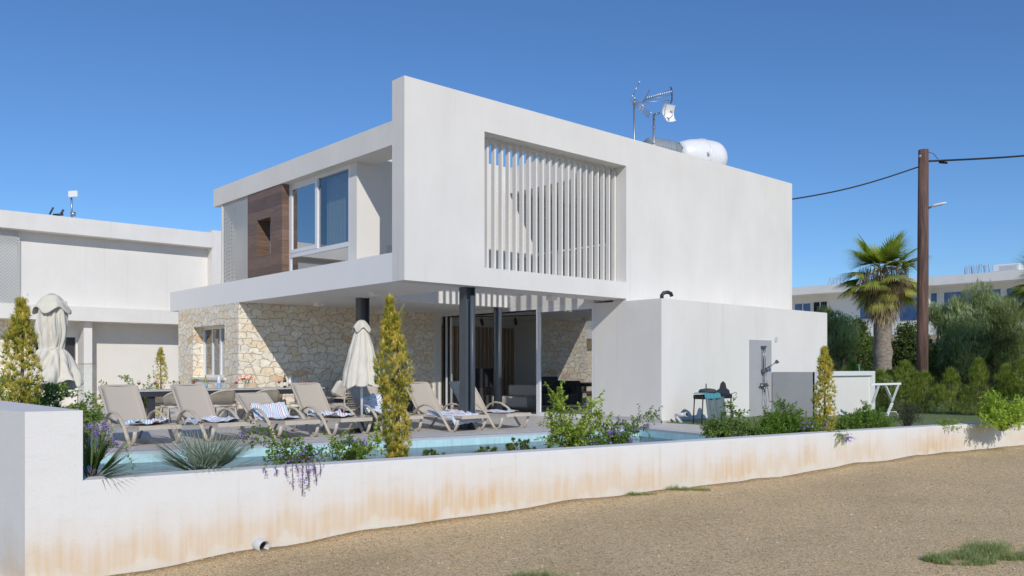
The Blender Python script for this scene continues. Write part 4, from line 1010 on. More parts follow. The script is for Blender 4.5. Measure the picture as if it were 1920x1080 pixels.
mb=MB(); mb.cyl((6.80,-1.95,.79),(6.80,-1.95,.90),.012,8); mb.build('knob',M['blackm'],gr)

# laundry rack / white x frame right of the screen
lr=thing('drying_rack','white folding X frame standing on the lawn right of the garden screen','rack',(13.0,-3.3,0))
def w(px_,z,D=21.6):
    S,C=math.sin(.7327),math.cos(.7327); u=(px_-960)/1588.37; return Vector((-9.1118+(S+u*C)*D,-13.1389+(C-u*S)*D,z))
mb=MB(); mb.bar(w(1632,.84,21.3),w(1689,.86,21.3),.05,.05); mb.build('top_rail',M['alu'],lr)
for a,b,za,zb,da,db in ((1648,1636,.84,.36,21.3,21.6),(1659,1673,.84,.40,21.3,21.6),(1685,1673,.84,.40,21.3,21.4),(1673,1663,.37,.05,21.4,21.3)):
    mb=MB(); mb.bar(w(a,za,da),w(b,zb,db),.055,.04); mb.build('leg',M['alu'],lr)
mb=MB(); mb.tube([w(1670,.14,21.5),w(1680,.14,21.5),w(1684,.04,21.5)],.014,6); mb.build('foot_rail',M['alu'],lr)
# hand tools sticking up behind screen
tl=thing('pool_brush_handle','turquoise pole end leaning up behind the garden screen','pole',w(1610,0,26))
mb=MB(); mb.cyl(w(1617,.2,25.6),w(1610,1.37,25.6),.022,8); mb.build('handle',M['teal'],tl)

# ------------------------------------------------------------------ utility pole, lamp and cables
pt=w(1731,0,25)
up_=thing('utility_pole','tall dark brown wooden utility pole rising behind the garden hedge','pole',(pt.x,pt.y,-.12))
mb=MB(); a=w(1729,-.12,25); b=w(1731.5,7.69,25); mb.tube([a,a.lerp(b,.33),a.lerp(b,.66),b],[.165,.16,.152,.142],20); mb.build('shaft',M['pole'],up_)
mb=MB(); q=w(1725,7.47,24.86); mb.lathe([(0,.03),(.05,.02),(.05,0)],10,Matrix.Translation(q)@Vector((-.669,-.743,0)).to_track_quat('Z','Y').to_matrix().to_4x4()); mb.build('insulator',M['galv'],up_)
sl=thing('street_lamp','small pale street lamp bracketed to the right side of the wooden pole','lamp',w(1741,5.95,25))
mb=MB(); mb.tube([w(1740,5.97,25),w(1747,6.0,24.9)],.03,8); mb.build('arm',M['galv'],sl)
mb=MB(); mb.tube([w(1746,5.99,24.9),w(1752,6.02,24.85),w(1765,6.06,24.8),w(1774,6.08,24.7)],[.03,.075,.07,.03],12,flat=(1,.55)); mb.build('head',M['tank'],sl)
cg='black overhead cables carried by the wooden pole'
cbl=thing('overhead_cable','black overhead cable running from the wooden pole down to the villa roof edge','cable',w(1722,7.2,25),cg)
A=w(1722,7.19,25); B=Vector((13.8,.2,6.25)); mb=MB()
mb.tube([A.lerp(B,i/14)-Vector((0,0,.12*math.sin(PI*i/14))) for i in range(15)],.022,6); mb.build('wire',M['cable'],cbl)
cb2=thing('overhead_cable','black overhead cable leaving the wooden pole toward the right edge','cable',w(1741,7.4,25),cg)
A=w(1741,7.36,25); B=w(2150,9.35,30); mb=MB(); mb.tube([A.lerp(B,i/20)-Vector((0,0,.14*math.sin(PI*i/20))) for i in range(21)],.030,6); mb.tube([w(1741,7.62,25),w(1750,7.58,25),w(1759,7.42,25)],.009,5); mb.cyl(w(1762,7.40,25.3),w(1775,7.43,25.5),.035,8); mb.build('wire',M['cable'],cb2)
# ------------------------------------------------------------------ plants
def lerp3(a,b,t): return [x+(y-x)*t for x,y in zip(a,b)]
def leaf(mb,cl,p,d,n,L,W,c,fold=.25):
    d=d.normalized(); s=d.cross(n)
    if s.length<1e-4: s=d.orthogonal()
    s.normalize(); u=s.cross(d)
    mb.add([p,p+d*L*.5+s*W*.5+u*W*fold,p+d*L-u*L*.12,p+d*L*.5-s*W*.5+u*W*fold,p+d*L*.45],[(0,1,2,4),(0,4,2,3)],False)
    cl.extend([c]*5)
def blade(mb,cl,p,d,L,W,c,c2=None,droop=0,seg=2):
    d=d.normalized(); s=d.cross(Vector((0,0,1)))
    if s.length<1e-3: s=Vector((1,0,0))
    s.normalize(); b=len(mb.v); q=Vector(p)
    for i in range(seg+1):
        t=i/seg; w=W*(1-t)*.5+W*.04 if i else W*.35
        mb.v.append(tuple(q+s*w)); mb.v.append(tuple(q-s*w)); cc=c if not c2 else lerp3(c,c2,t); cl.extend([cc,cc])
        d=(d+Vector((0,0,-droop))).normalized(); q=q+d*(L/seg)
    for i in range(seg): mb.face((b+2*i,b+2*i+2,b+2*i+3,b+2*i+1))
def rv(rs,z=1): return Vector((rs.gauss(0,1),rs.gauss(0,1),rs.gauss(0,z)))
def conifer(base,h,w_,label,seed,group,gold=True,dens=1.0,cat='conifer',name='golden_conifer',top=.22,lean=0):
    rs=random.Random(seed); bx,by,bz=base; t=thing(name,label,cat,base,group)
    mb=MB(); mb.tube([(bx,by,bz-.05),(bx+.01,by,bz+h*.5),(bx+.015*rs.uniform(-1,1),by,bz+h*.97)],[.028*h/1.8,.018*h/1.8,.004],8); mb.build('trunk',M['bark'],t)
    mb=MB(); cl=[]
    g1=(.48,.42,.11); g2=(.66,.56,.24); g3=(.13,.18,.04); g4=(.30,.31,.07)
    if not gold: g1=(.22,.26,.06); g2=(.34,.35,.11); g3=(.09,.14,.03); g4=(.16,.21,.045)
    n=int((820 if gold else 560)*dens*h/1.8)
    for i in range(n):
        f=rs.random()**1.12
        if rs.random()<.12: f=rs.uniform(.75,1)
        prof=(.82+.18*math.sin(f*6.5+seed)+.10*math.sin(f*17+seed))*(1 if f<1-top else max(.12,(1-(f-(1-top))/top*.85)))
        a=rs.uniform(0,2*PI); lob=1+.34*noise.noise(Vector((math.cos(a)*1.3,math.sin(a)*1.3,f*6+seed)))
        rr=w_*.55*prof*lob*(rs.random()**.45 if f<.9 else rs.random())
        c=Vector((bx+rr*math.cos(a)-lean*f*.743,by+rr*math.sin(a)+lean*f*.669,bz+.02+f*h*.97))
        out=Vector((math.cos(a),math.sin(a),1.25 if f<.8 else 2.2)).normalized()
        mixg=.5+.9*noise.noise(Vector((math.cos(a)*1.7+seed,math.sin(a)*1.7,f*5)))+rs.uniform(-.15,.15)
        if f>.82: mixg-=.25
        mixg=max(0,min(1,mixg)); ca=lerp3(g4,g1,mixg); cb=lerp3(g1 if gold else g4,g2,mixg)
        if rs.random()<.22: ca=g3; cb=g4
        sz=(.050 if gold else .12)*rs.uniform(.7,1.3)
        for k in range(15 if gold else 13):
            d=(out*.9+rv(rs)*.55).normalized(); s=sz*rs.uniform(.6,1.2)
            blade(mb,cl,c+d*s*.2,d,s,s*(.42 if gold else .14),ca,cb,0,1)
    for i in range(8):
        a=rs.uniform(0,2*PI); p=Vector((bx,by,bz+h*rs.uniform(.8,.95))); d=Vector((math.cos(a)*.45,math.sin(a)*.45,1)).normalized()
        for k in range(9):
            q=p+d*(k*.02*h/1.8); blade(mb,cl,q,(d+rv(rs)*.5),.035,.012,g4,g1,0,1)
    mb.build('foliage',M['leaf'],t,cl); return t
GC='slim golden conifers along the boundary wall'
def at(px_,py_,D):
    S,C=math.sin(.7327),math.cos(.7327); u=(px_-960)/1588.37; return (-9.1118+(S+u*C)*D,-13.1389+(C-u*S)*D,1.2447-(py_-690.62)/1588.37*D)
b=at(745,860,9.62); conifer((b[0],b[1],.17),1.90,.37,'tall golden conifer in front of the terrace, tallest and nearest of the golden conifers',11,GC,True,1.45,top=.30,lean=.09)
b=at(40,800,9.5); conifer((b[0],b[1],.05),1.98,.36,'golden conifer at the left edge of the picture beside the waisted parasol',23,GC,True,1.3)
b=at(1546,806,13.2); conifer((b[0],b[1],.17),1.40,.31,'golden conifer in front of the grey screen panel with two bare tips',37,GC,True,1.1)
b=at(301,714,21.5); conifer((b[0],b[1],.0),1.78,.30,'small distant golden conifer behind the dining table against the white wall',41,GC,True,.5)

def shrub(name,label,base,stems,llen,lw,cA,cB,seed,flowers=None,cat='shrub',dens=1.0,group=None):
    """stems: list of (dx,dy,dz) tips relative to base"""
    rs=random.Random(seed); B=Vector(base); t=thing(name,label,cat,base,group)
    ms=MB(); mb=MB(); cl=[]; mf=MB(); cf=[]
    for (dx,dy,dz) in stems:
        tip=Vector((dx,dy,dz)); L=tip.length; side=rv(rs)*.12*L; side.z=abs(side.z)
        P0=B+Vector((rs.uniform(-.05,.05),rs.uniform(-.04,.04),0)); n=max(5,int(L/.045*dens))
        pts=[]
        for i in range(n+1):
            f=i/n; pts.append(P0+tip*f+side*math.sin(PI*f)*1.0+Vector((0,0,.10*L*math.sin(PI*f))))
        ms.tube(pts,[.006*(1-.7*i/n) for i in range(n+1)],5)
        for i in range(1,n+1):
            d=(pts[i]-pts[i-1]).normalized()
            k=4 if i<n else 7
            for j in range(k):
                o_=rv(rs); o_=(o_-d*o_.dot(d)).normalized(); ld=(d*.55+o_*.85+Vector((0,0,.15))).normalized()
                f=rs.random(); c=lerp3(cA,cB,f); ll=llen*rs.uniform(.6,1.15)
                leaf(mb,cl,pts[i]+o_*.006,ld,Vector((0,0,1))+rv(rs)*.35,ll,ll*lw,c)
            if rs.random()<.45*dens and i>2:     # side twig
                o_=rv(rs); o_=(o_-d*o_.dot(d)).normalized(); q=pts[i]; td=(d*.6+o_).normalized()
                for m_ in range(rs.randint(3,6)):
                    q=q+td*.03
                    for j in range(3):
                        ll=llen*rs.uniform(.5,1.0); leaf(mb,cl,q,(td*.6+rv(rs)*.6),Vector((0,0,1))+rv(rs)*.3,ll,ll*lw,lerp3(cA,cB,rs.random()))
        if flowers and rs.random()<flowers[3]:
            f0=pts[-1]
            mf=MB(); cf=[]
            for m_ in range(flowers[1]):
                c=f0+rv(rs,.6)*flowers[2]; petals(mf,cf,c,.021,9,flowers[0],rs)
            mf.build('flower_cluster',M['petal'],t,cf)
    ms.build('stem',M['bark'],t); mb.build('foliage',M['leaf'],t,cl)
    return t
G1,G2=(.075,.14,.03),(.25,.34,.08); LM1,LM2=(.14,.23,.03),(.38,.46,.09)
VI=(.30,.19,.62)
def stemset(rs,n,rx,ry,h0,h1,tilt=.0):
    out=[]
    for i in range(n):
        a=rs.uniform(0,2*PI); r=math.sqrt(rs.random()); out.append((rx*r*math.cos(a)+tilt*rs.random(),ry*r*math.sin(a),rs.uniform(h0,h1)))
    return out
rs=random.Random(99)
def bed(px_,off=.55):      # point in the bed on the sight line px
    S,C=math.sin(.7327),math.cos(.7327); u=(px_-960)/1588.37
    D=6.5
    for k in range(400):
        x=-9.1118+(S+u*C)*D; y=-13.1389+(C-u*S)*D
        if y>=Yw(x)+off: break
        D+=.02
    return x,y,.18,D
# duranta with hanging violet flowers
x,y,z,D=bed(560,.42)
st=stemset(rs,13,.38,.14,.06,.26)+[(-.42,.25,.38),(-.34,.22,.30),(.46,-.2,.30),(.60,-.28,.28),(-.1,.05,.34),(0,.1,.32)]
shrub('flowering_shrub','leafy shrub with violet flowers trailing over the wall between silver palm and tall conifer',(x,y,z),st,.050,.52,G1,LM1,51,(VI,9,.03,.55),dens=1.35)
fs=bpy.data.objects[-1] if False else None
par=[o for o in col.objects if o.name.startswith('flowering_shrub')][-1]
ms=MB(); mf=MB(); cf=[]; mg=MB(); cg_=[]
for k,(pxx,dz,nn) in enumerate(((566,.34,24),(578,.26,18),(590,.22,10),(548,.26,8),(600,.12,8),(535,.10,10),(515,.07,9),(495,.05,8),(573,.16,14),(586,.08,14),(555,.05,10))):
    X,Y,Z,DD=bed(pxx,-.03); p0=Vector((x+(X-x)*.4,Yw(X)+.25,.33)); p1=Vector((X,Yw(X)-.03,.30)); p2=Vector((X+rs.uniform(-.02,.02),Yw(X)-.05,.28-dz*.75))
    ms.tube([p0,(p0+p1)/2+Vector((0,0,.04)),p1,p2],.003,5)
    for i in range(nn):
        f=(i+.5)/nn; c=p1.lerp(p2,f**.8)+rv(rs)*.014; petals(mf,cf,c,.013,8,(.20,.11,.46) if dz<.2 or f<.6 else (.10,.08,.20),rs)
ms.build('trailing_stem',M['bark'],par); mf.build('flower_spray',M['petal'],par,cf)
x,y,z,D=bed(640,.6)
shrub('garden_shrub','small bright leafy shrub left of the tallest golden conifer',(x,y,z),[(.28,-.02,.20),(.40,-.1,.27),(.2,.05,.12),(-.05,.05,.30),(.0,0,.22),(.12,.02,.08),(-.12,0,.12),(.32,0,.05),(.3,.05,.14),(.1,-.05,.2),(.22,.0,.24)],.050,.52,G1,LM2,52,dens=1.7)
# low succulent-like clumps
def clump(label,px_,w_,h_,seed,off=.5):
    x,y,z,D=bed(px_,off); rs=random.Random(seed); t=thing('low_shrub',label,'shrub',(x,y,z),'low rounded shrubs at the pool side of the wall')
    mb=MB(); cl=[]; ms=MB()
    for k in range(int(26*w_/.4)):
        a=rs.uniform(-w_/2,w_/2); hh=h_*rs.uniform(.25,1)*(1-.5*abs(a)/(w_/2)); c=Vector((x+a*.75,y-a*.6*.8*.2+rs.uniform(-.1,.1),z+hh))
        ms.tube([(x+a*.4,y,z),tuple(c)],.005,5)
        for j in range(34):
            d=(rv(rs)+Vector((0,0,.7))).normalized(); leaf(mb,cl,c,d,rv(rs),.042*rs.uniform(.6,1.1),.018,lerp3((.04,.09,.03),(.17,.22,.06),rs.random()**1.4))
    ms.build('stem',M['bark'],t); mb.build('foliage',M['leaf'],t,cl)
clump('low dark rounded shrub just right of the tallest golden conifer',806,.38,.16,61)
clump('low rounded shrub in front of the pool, left one of the pair',912,.36,.14,62)
clump('low rounded shrub in front of the pool, right beside the big leafy shrub',972,.48,.24,63)
# big shrub
x,y,z,D=bed(1070,.6)
rs=random.Random(5)
st=[(-.28,.0,.60),(-.22,.05,.72),(-.12,.05,.80),(-.20,.1,.50),(.06,0,.52),(.22,-.02,.46),(.34,-.06,.62),(.45,-.12,.50),(.38,-.1,.40),(-.38,.05,.36),(.52,-.15,.30)]+stemset(rs,18,.62,.2,.08,.30)
shrub('leafy_shrub','biggest leafy shrub, in front of the glass doors and annex corner',(x,y,z),st,.062,.5,(.08,.14,.025),LM2,53,None,dens=1.25)
x,y,z,D=bed(1140,.5)
st=[(.66,-.25,.42),(.55,-.22,.30),(.40,-.15,.25),(.25,-.1,.36),(.1,0,.25),(-.1,0,.22)]+stemset(rs,12,.42,.14,.06,.2)
shrub('flowering_shrub','low shrub with a long branch reaching right and violet flowers below the annex',(x,y,z),st,.052,.5,G1,LM1,54,(VI,14,.04,.8),dens=1.5)
x,y,z,D=bed(1360,.6)
st=[(-.35,.05,.28),(.05,0,.55),(.0,0,.40),(.3,-.05,.42),(.35,-.1,.30),(-.2,0,.25),(.15,0,.3)]+stemset(rs,20,.42,.2,.05,.24)
shrub('garden_shrub','loose dark leafed shrub in front of the barbecue',(x,y,z),st,.065,.45,(.06,.11,.03),(.18,.27,.07),55,None,dens=1.3)
x,y,z,D=bed(1465,.6)
st=[(0,0,.55),(.06,0,.48),(-.1,0,.42),(.3,-.05,.45),(.42,-.1,.38),(.2,0,.35),(-.3,0,.3),(-.4,.05,.38)]+stemset(rs,36,.58,.22,.08,.30)
shrub('leafy_shrub','bushy green shrub in front of the outdoor shower',(x,y,z),st,.058,.45,G1,LM1,56,None,dens=1.6)
x,y,z,D=bed(1530,.35)
shrub('flowering_shrub','small shrub with violet flowers drooping over the wall below the right golden conifer',(x,y,.22),stemset(rs,12,.35,.1,.06,.2)+[(.0,-.45,-.02),(.12,-.47,-.03),(-.1,-.42,.0),(.2,-.44,-.02)],.05,.4,G1,G2,57,(VI,12,.04,.55))
x,y,z,D=bed(1640,.6)
shrub('flowering_shrub','spreading green shrub with a single violet flower in front of the white screen',(x,y,z),[(-.3,0,.42),(-.42,.1,.36),(.1,0,.35)]+stemset(rs,44,.72,.24,.06,.30),.052,.42,G1,LM1,58,(VI,6,.02,.05),dens=1.5)
x,y,z,D=bed(1700,.75)
shrub('dark_shrub','dark wiry shrub right of the white folding rack',(x,y,z),stemset(rs,34,.34,.24,.18,.46),.05,.16,(.02,.035,.02),(.06,.08,.05),59,None,dens=1.2)
x,y,z,D=bed(1775,.6)
shrub('low_shrub','low spreading green plant on the wall top right of the dark wiry shrub',(x,y,z),stemset(rs,20,.55,.15,.05,.14),.06,.3,G1,G2,60,None)
x,y,z,D=bed(1880,.7)
shrub('leafy_shrub','bright lime green shrub at the right end of the wall',(x,y,z),[(-.32,.0,.55),(-.28,0,.66),(.3,0,.35)]+stemset(rs,46,.60,.3,.12,.46),.06,.5,LM1,LM2,64,None,dens=1.5)
for k,(px_,l) in enumerate(((1415,'low leafy ground shrub between the barbecue shrub and the shower shrub'),(1588,'low leafy ground shrub right of the right golden conifer'),(1500,'low leafy ground shrub left of the right golden conifer'))):
    x,y,z,D=bed(px_,.5); shrub('low_shrub',l,(x,y,z),stemset(rs,26,.45,.16,.06,.22)+[(.35,-.05,.26),(-.3,0,.24)],.052,.45,G1,LM1,160+k,None,dens=1.3)
# plants on the left behind the high wall
x,y,z=at(150,752,12.8)
shrub('leafy_shrub','green leafy plants between parasol and the leftmost lounger',(x,y,.0),[(-.3,0,.80),(.1,0,.74)]+stemset(rs,22,.38,.3,.45,.70),.075,.32,G1,G2,65)
x,y,z=at(60,760,10.6)
shrub('leafy_shrub','dark leafy shrub behind the left golden conifer',(x,y,.1),stemset(rs,40,.5,.4,.5,1.05),.06,.5,(.03,.07,.02),G2,66)
for k,(px_,D,hh,l) in enumerate(((212,18.5,1.0,'upright leafy sprig behind the leftmost lounger backrest'),(262,19.3,1.05,'leafy sprig with white flowers left of the small conifer'),(350,20.5,.95,'leafy sprig right of the small conifer behind the table'))):
    x,y,z=at(px_,720,D); shrub('garden_shrub',l,(x,y,.0),[(-.3,0,hh*.95),(.25,0,hh),(.1,0,hh*.8),(-.1,.1,hh*.85),(.4,0,hh*.78)]+stemset(rs,10,.5,.3,.4,.75),.08,.45,G1,G2,70+k,((.7,.7,.68),4,.04,.3) if k==1 else None,dens=.6)
x,y,z=at(694,798,17.3)
shrub('potted_plant','small pale variegated plant at the foot of the white parasol pole',(x,y,0),stemset(rs,20,.14,.12,.15,.38),.05,.6,(.20,.27,.08),(.50,.55,.30),75,None,dens=.8)

def fanfrond(mb,cl,ms,p,d,pet,L,n,c1,c2,rs,spread=2.3,droop=.05,W=.03):
    d=d.normalized(); q=p+d*pet; ms.tube([tuple(p),tuple(p+d*pet*.5+Vector((0,0,.02*pet))),tuple(q)],[.010*L/.5,.008*L/.5,.005*L/.5],5)
    s=d.cross(Vector((0,0,1))); 
    if s.length<1e-3: s=Vector((1,0,0))
    s.normalize(); u=s.cross(d)
    for k in range(n):
        a=(k/(n-1)-.5)*spread; dd=d*math.cos(a)+s*math.sin(a)+u*.10*math.cos(a*2)
        f=rs.random(); ll=L*(.78+.22*math.cos(a))*rs.uniform(.93,1.05)
        blade(mb,cl,q,dd,ll,W*rs.uniform(.8,1.1),lerp3(c1,c2,f*.6),lerp3(c1,c2,.5+f*.5),droop,3)
def dwarf_palm(label,px_,off,n,L,c1,c2,seed,dirs=None,z=.17):
    x,y,zz,D=bed(px_,off); rs=random.Random(seed); t=thing('dwarf_fan_palm',label,'palm',(x,y,z),None); mb=MB(); cl=[]; ms=MB()
    for k in range(n):
        if dirs: d=Vector(dirs[k])
        else:
            a=2*PI*k/n+rs.uniform(-.3,.3); e=rs.uniform(.18,1.0); d=Vector((math.cos(a),math.sin(a),e))
        fanfrond(mb,cl,ms,Vector((x,y,z)),d,L*.35,L,17,c1,c2,rs,1.9,.015,.017*L/.4)
    ms.build('stalk',M['bark'],t); mb.build('fronds',M['leaf'],t,cl); return t
dwarf_palm('silvery dwarf fan palm spreading above the low wall near the left',385,.55,18,.52,(.10,.14,.11),(.26,.31,.27),81)
dwarf_palm('green dwarf fan palm right beside the step of the wall',166,.30,10,.42,(.04,.075,.02),(.12,.17,.05),82,[(.72,-.62,.42),(.62,-.35,.75),(.55,-.7,.25),(.2,.1,1),(.74,-.67,.62),(.4,-.2,1.1),(-.1,.3,.9),(.5,-.1,.5),(.68,-.5,.1),(.3,.3,.8)],z=.22)
x,y,z,D=bed(178,.5)
shrub('flowering_shrub','violet flowering sprigs next to the green dwarf palm',(x,y,.2),[(.05,-.04,.46),(.0,0,.52),(.15,-.1,.36),(.22,-.1,.30),(-.1,.05,.40),(.1,0,.5)],.04,.4,G1,G2,83,(VI,12,.035,.95),dens=.8)

# weeds on the gravel
def weed(label,px_,py_,D,w_,h_,seed,c1=(.10,.14,.06),c2=(.30,.35,.17),n=900,elong=1):
    x,y,z=at(px_,py_,D); z=ghz(x,y); rs=random.Random(seed); t=thing('weed_patch',label,'weed',(x,y,z),'weeds growing on the gravel'); mb=MB(); cl=[]
    rt=Vector((.743,-.669,0)); fw=Vector((.669,.743,0))
    for k in range(n):
        a=rs.uniform(0,2*PI); r=math.sqrt(rs.random()); c=Vector((x,y,0))+rt*(w_*r*math.cos(a))+fw*(w_*.6*elong*r*math.sin(a)); 
        if noise.noise(Vector((c.x*5,c.y*5,seed)))<-.12: continue
        c.z=ghz(c.x,c.y); d=Vector((rs.gauss(0,.6),rs.gauss(0,.6),.7)).normalized(); L=h_*rs.uniform(.4,1.1)*(1-.5*r); cc=lerp3(c1,c2,rs.random())
        for j in range(9):
            q=c+d*L*(j/9); dd=(d*.5+rv(rs)*.6).normalized(); blade(mb,cl,q,dd,.028*rs.uniform(.6,1.3),.005,cc,lerp3(cc,c2,.5),0,1)
    mb.build('foliage',M['leaf'],t,cl)
weed('largest green weed patch at the right edge of the gravel',1885,1035,7.6,.48,.17,91,n=2200)
weed('feathery weed patch left of the largest one at the lower right',1800,1040,7.3,.30,.13,92,n=1100)
weed('feathery weed tuft cut by the bottom edge of the picture',1000,1074,6.7,.30,.14,93,n=1100)
weed('small dry weed tuft left of the bottom edge tuft',905,1072,6.7,.10,.07,94,n=90)
weed('low green weeds creeping along the foot of the wall',1262,931,10.9,.50,.07,95,n=500,elong=.25)
weed('sparse low weeds at the left of the creeping weeds by the wall foot',1192,942,10.5,.28,.05,96,n=160,elong=.25)

# ------------------------------------------------------------------ hedge of young conifers and glass fence
HG='young green conifers in a loose hedge behind the lawn'
hl=[(1560,28.5,1.25,'young conifer hedge plant behind the screen, just right of the annex'),(1600,28,1.3,'young conifer rising behind the left half of the white screen'),(1650,24.6,1.15,'young conifer behind the white folding rack'),(1697,23.6,1.22,'bushy young conifer left of the wooden pole foot'),(1735,23.2,1.15,'young conifer in front of the wooden pole foot'),
 (1784,22.6,1.28,'dark upright young conifer right of the wooden pole'),(1836,22.2,1.32,'yellowish young conifer, second from the right edge of the hedge'),(1887,21.8,1.25,'young conifer above the lime green shrub'),(1925,21.5,1.3,'young conifer at the right edge of the picture'),(1668,26.2,1.2,'young conifer in the gap below the big palm')]
for k,(px_,D,h_,l) in enumerate(hl):
    x,y,z=at(px_,780,D); conifer((x,y,.0),h_*(.88,1.06,.97,1.12,.92)[k%5]+.03,(.85,.7,.95,.78,1.05)[(k*3)%5],l,120+k,HG,False,1.05,'conifer','young_conifer',.35)
gf=thing('glass_fence','clear glass fence panels standing between the young conifers','fence',at(1760,760,24)[:2]+(0,))
for k in range(3):
    a=Vector(at(1700+k*62,700,23.9-k*.35)); b_=Vector(at(1758+k*62,700,23.6-k*.35)); mb=MB()
    mb.add([(a.x,a.y,.02),(b_.x,b_.y,.02),(b_.x,b_.y,.82),(a.x,a.y,.82)],[(0,1,2,3)]); o=mb.build('pane',M['glass'],gf); so=o.modifiers.new('t','SOLIDIFY'); so.thickness=.012

# ------------------------------------------------------------------ fan palms
def big_palm(label,px_,D,zt,seed,zc=None):
    x,y,_=at(px_,700,D); t=thing('fan_palm',label,'palm',(x,y,-.1),'tall fan palms behind the garden'); rs=random.Random(seed)
    mb=MB(); n=18; prof=[]
    for i in range(15):
        f=i/14; prof.append((.33-.08*f+.035*math.sin(i*2.4),-.1+(zt-1.1)*f))
    mb.lathe(prof,16,Matrix.Translation((x,y,0))); mb.build('trunk',M['palmbark'],t)
    c0=Vector((x,y,zt-1.15))
    mb=MB(); cl=[]   # dry skirt
    for k in range(1500):
        a=rs.uniform(0,2*PI); z=c0.z+.35-1.75*rs.random()**1.1; f=(c0.z+.35-z)/1.75; r=.34+.55*math.sin(min(1,(1-f)*1.2)*PI*.5)*rs.uniform(.5,1); p=Vector((x+r*.9*math.cos(a),y+r*.9*math.sin(a),z))
        d=Vector((math.cos(a)*.28,math.sin(a)*.28,-1)); g=rs.random(); blade(mb,cl,p,d+rv(rs)*.12,rs.uniform(.25,.6),.03,lerp3((.13,.095,.06),(.36,.29,.20),g),lerp3((.2,.15,.1),(.42,.35,.25),g),.03,2)
    mb.build('dry_skirt',M['petal'],t,cl)
    mb=MB(); cl=[]; ms=MB()
    for k in range(15):   # upper fronds
        a=2*PI*k/15*3.24+rs.uniform(-.3,.3); e=rs.uniform(.3,2.2); d=Vector((math.cos(a),math.sin(a),e)); fanfrond(mb,cl,ms,c0+Vector((0,0,.1)),d,.62,1.02,34,(.09,.15,.03),(.34,.39,.09),rs,2.7,.13,.12)
    for k in range(12):   # level fronds
        a=2*PI*k/12+rs.uniform(-.3,.3); e=rs.uniform(-.35,.6); d=Vector((math.cos(a),math.sin(a),e)); fanfrond(mb,cl,ms,c0,d,.80,.95,30,(.07,.11,.025),(.32,.34,.08),rs,2.5,.2,.11)
    ms2=MB()
    for k in range(12):    # drooping yellow-green
        a=2*PI*k/12+rs.uniform(-.35,.35); d=Vector((math.cos(a),math.sin(a),-.9+rs.uniform(-.7,.6))); fanfrond(mb,cl,ms,c0,d,rs.uniform(.55,.95),rs.uniform(.65,.85),26,(.14,.16,.035),(.42,.40,.12),rs,1.6,.2,.06)
    for k in range(7):    # dead ones
        a=2*PI*k/7+.5; d=Vector((math.cos(a),math.sin(a),-.35+rs.uniform(-.4,.4))); fanfrond(mb,cl,ms,c0,d,.7,.75,22,(.09,.065,.045),(.26,.19,.12),rs,2.4,.35,.05)
    ms.build('frond_stalk',M['straw'],t); mb.build('crown',M['leaf'],t,cl)
big_palm('tall fan palm with shaggy dry skirt left of the wooden pole',1655,29,5.55,7)
big_palm('fan palm mostly beyond the right edge of the picture',1975,29,5.3,19)

# ------------------------------------------------------------------ background trees
def tree(name,label,px_,D,zb,zt,wd,seed,cA,cB,fine,n,group,cat='tree',low=.25,nb=16,ysq=.8):
    x,y,_=at(px_,700,D); rs=random.Random(seed); t=thing(name,label,cat,(x,y,-.1),group)
    ms=MB(); H=zt
    lob=[]
    for k in range(nb):
        a=rs.uniform(0,2*PI); r=math.sqrt(rs.random())*wd*.36; f=low+(1-low)*rs.random(); top=1-.35*(r/(wd*.36))**2
        lob.append((Vector((x+r*math.cos(a),y+r*math.sin(a)*ysq,zt*(f*top)*.93)),wd*rs.uniform(.10,.27)))
    for c,r in lob:
        s=Vector((x+rs.uniform(-.1,.1),y,0)); m_=s.lerp(c,.5)+rv(rs)*.15; ms.tube([s,m_,c],[.09,.05,.015],6)
    ms.build('trunk',M['bark'],t)
    mb=MB(); cl=[]
    for i in range(n):
        c,r=lob[i%nb]; o_=rv(rs).normalized(); rr=r*rs.random()**.4*(1+.35*noise.noise(o_*2+c)); p=c+o_*rr; 
        if p.z<.05: continue
        tone=max(0,min(1,.5+.8*noise.noise(p*1.1)+rs.uniform(-.25,.25))); cc=lerp3(cA,cB,tone)
        if fine:
            d=(o_*.5+Vector((0,0,.75))+rv(rs)*.25).normalized()
            for j in range(6):
                dd=(d+rv(rs)*.38).normalized(); blade(mb,cl,p+rv(rs)*.03,dd,rs.uniform(.10,.24),.028,cc,lerp3(cc,cB,.5),.08,2)
        else:
            for j in range(4):
                q=p+rv(rs)*.07; leaf(mb,cl,q,(rv(rs)+Vector((0,0,-.1))),rv(rs)+Vector((0,0,1.2)),rs.uniform(.10,.17),.05,lerp3(cc,cB,rs.random()*.3))
    mb.build('crown',M['leaf'],t,cl); return t
TG='feathery grey green trees beyond the hedge'
TA,TB=(.15,.19,.11),(.37,.42,.27)
tree('tamarisk','large feathery grey green tree right of the wooden pole',1838,34,0,5.15,3.9,1,TA,TB,True,9000,TG,nb=26,low=.15)
tree('tamarisk','feathery grey green tree at the right edge of the picture',1930,33,0,5.1,3.4,2,TA,(.28,.32,.18),True,5500,TG,nb=18,low=.1)
tree('tamarisk','shorter feathery tree immediately right of the wooden pole',1768,35,0,4.1,2.6,3,TA,TB,True,4200,TG,nb=16,low=.1)
tree('tamarisk','feathery grey green tree peeping above the annex corner',1560,32,0,3.9,2.2,4,TA,TB,True,3800,TG,nb=14,low=.15)
DG='dense dark broadleaf trees behind the palm'
tree('broadleaf_tree','dark broadleaf tree left of the big palm trunk',1603,33.5,0,3.2,2.8,5,(.025,.045,.018),(.11,.16,.04),False,5200,DG,nb=18,low=.08)
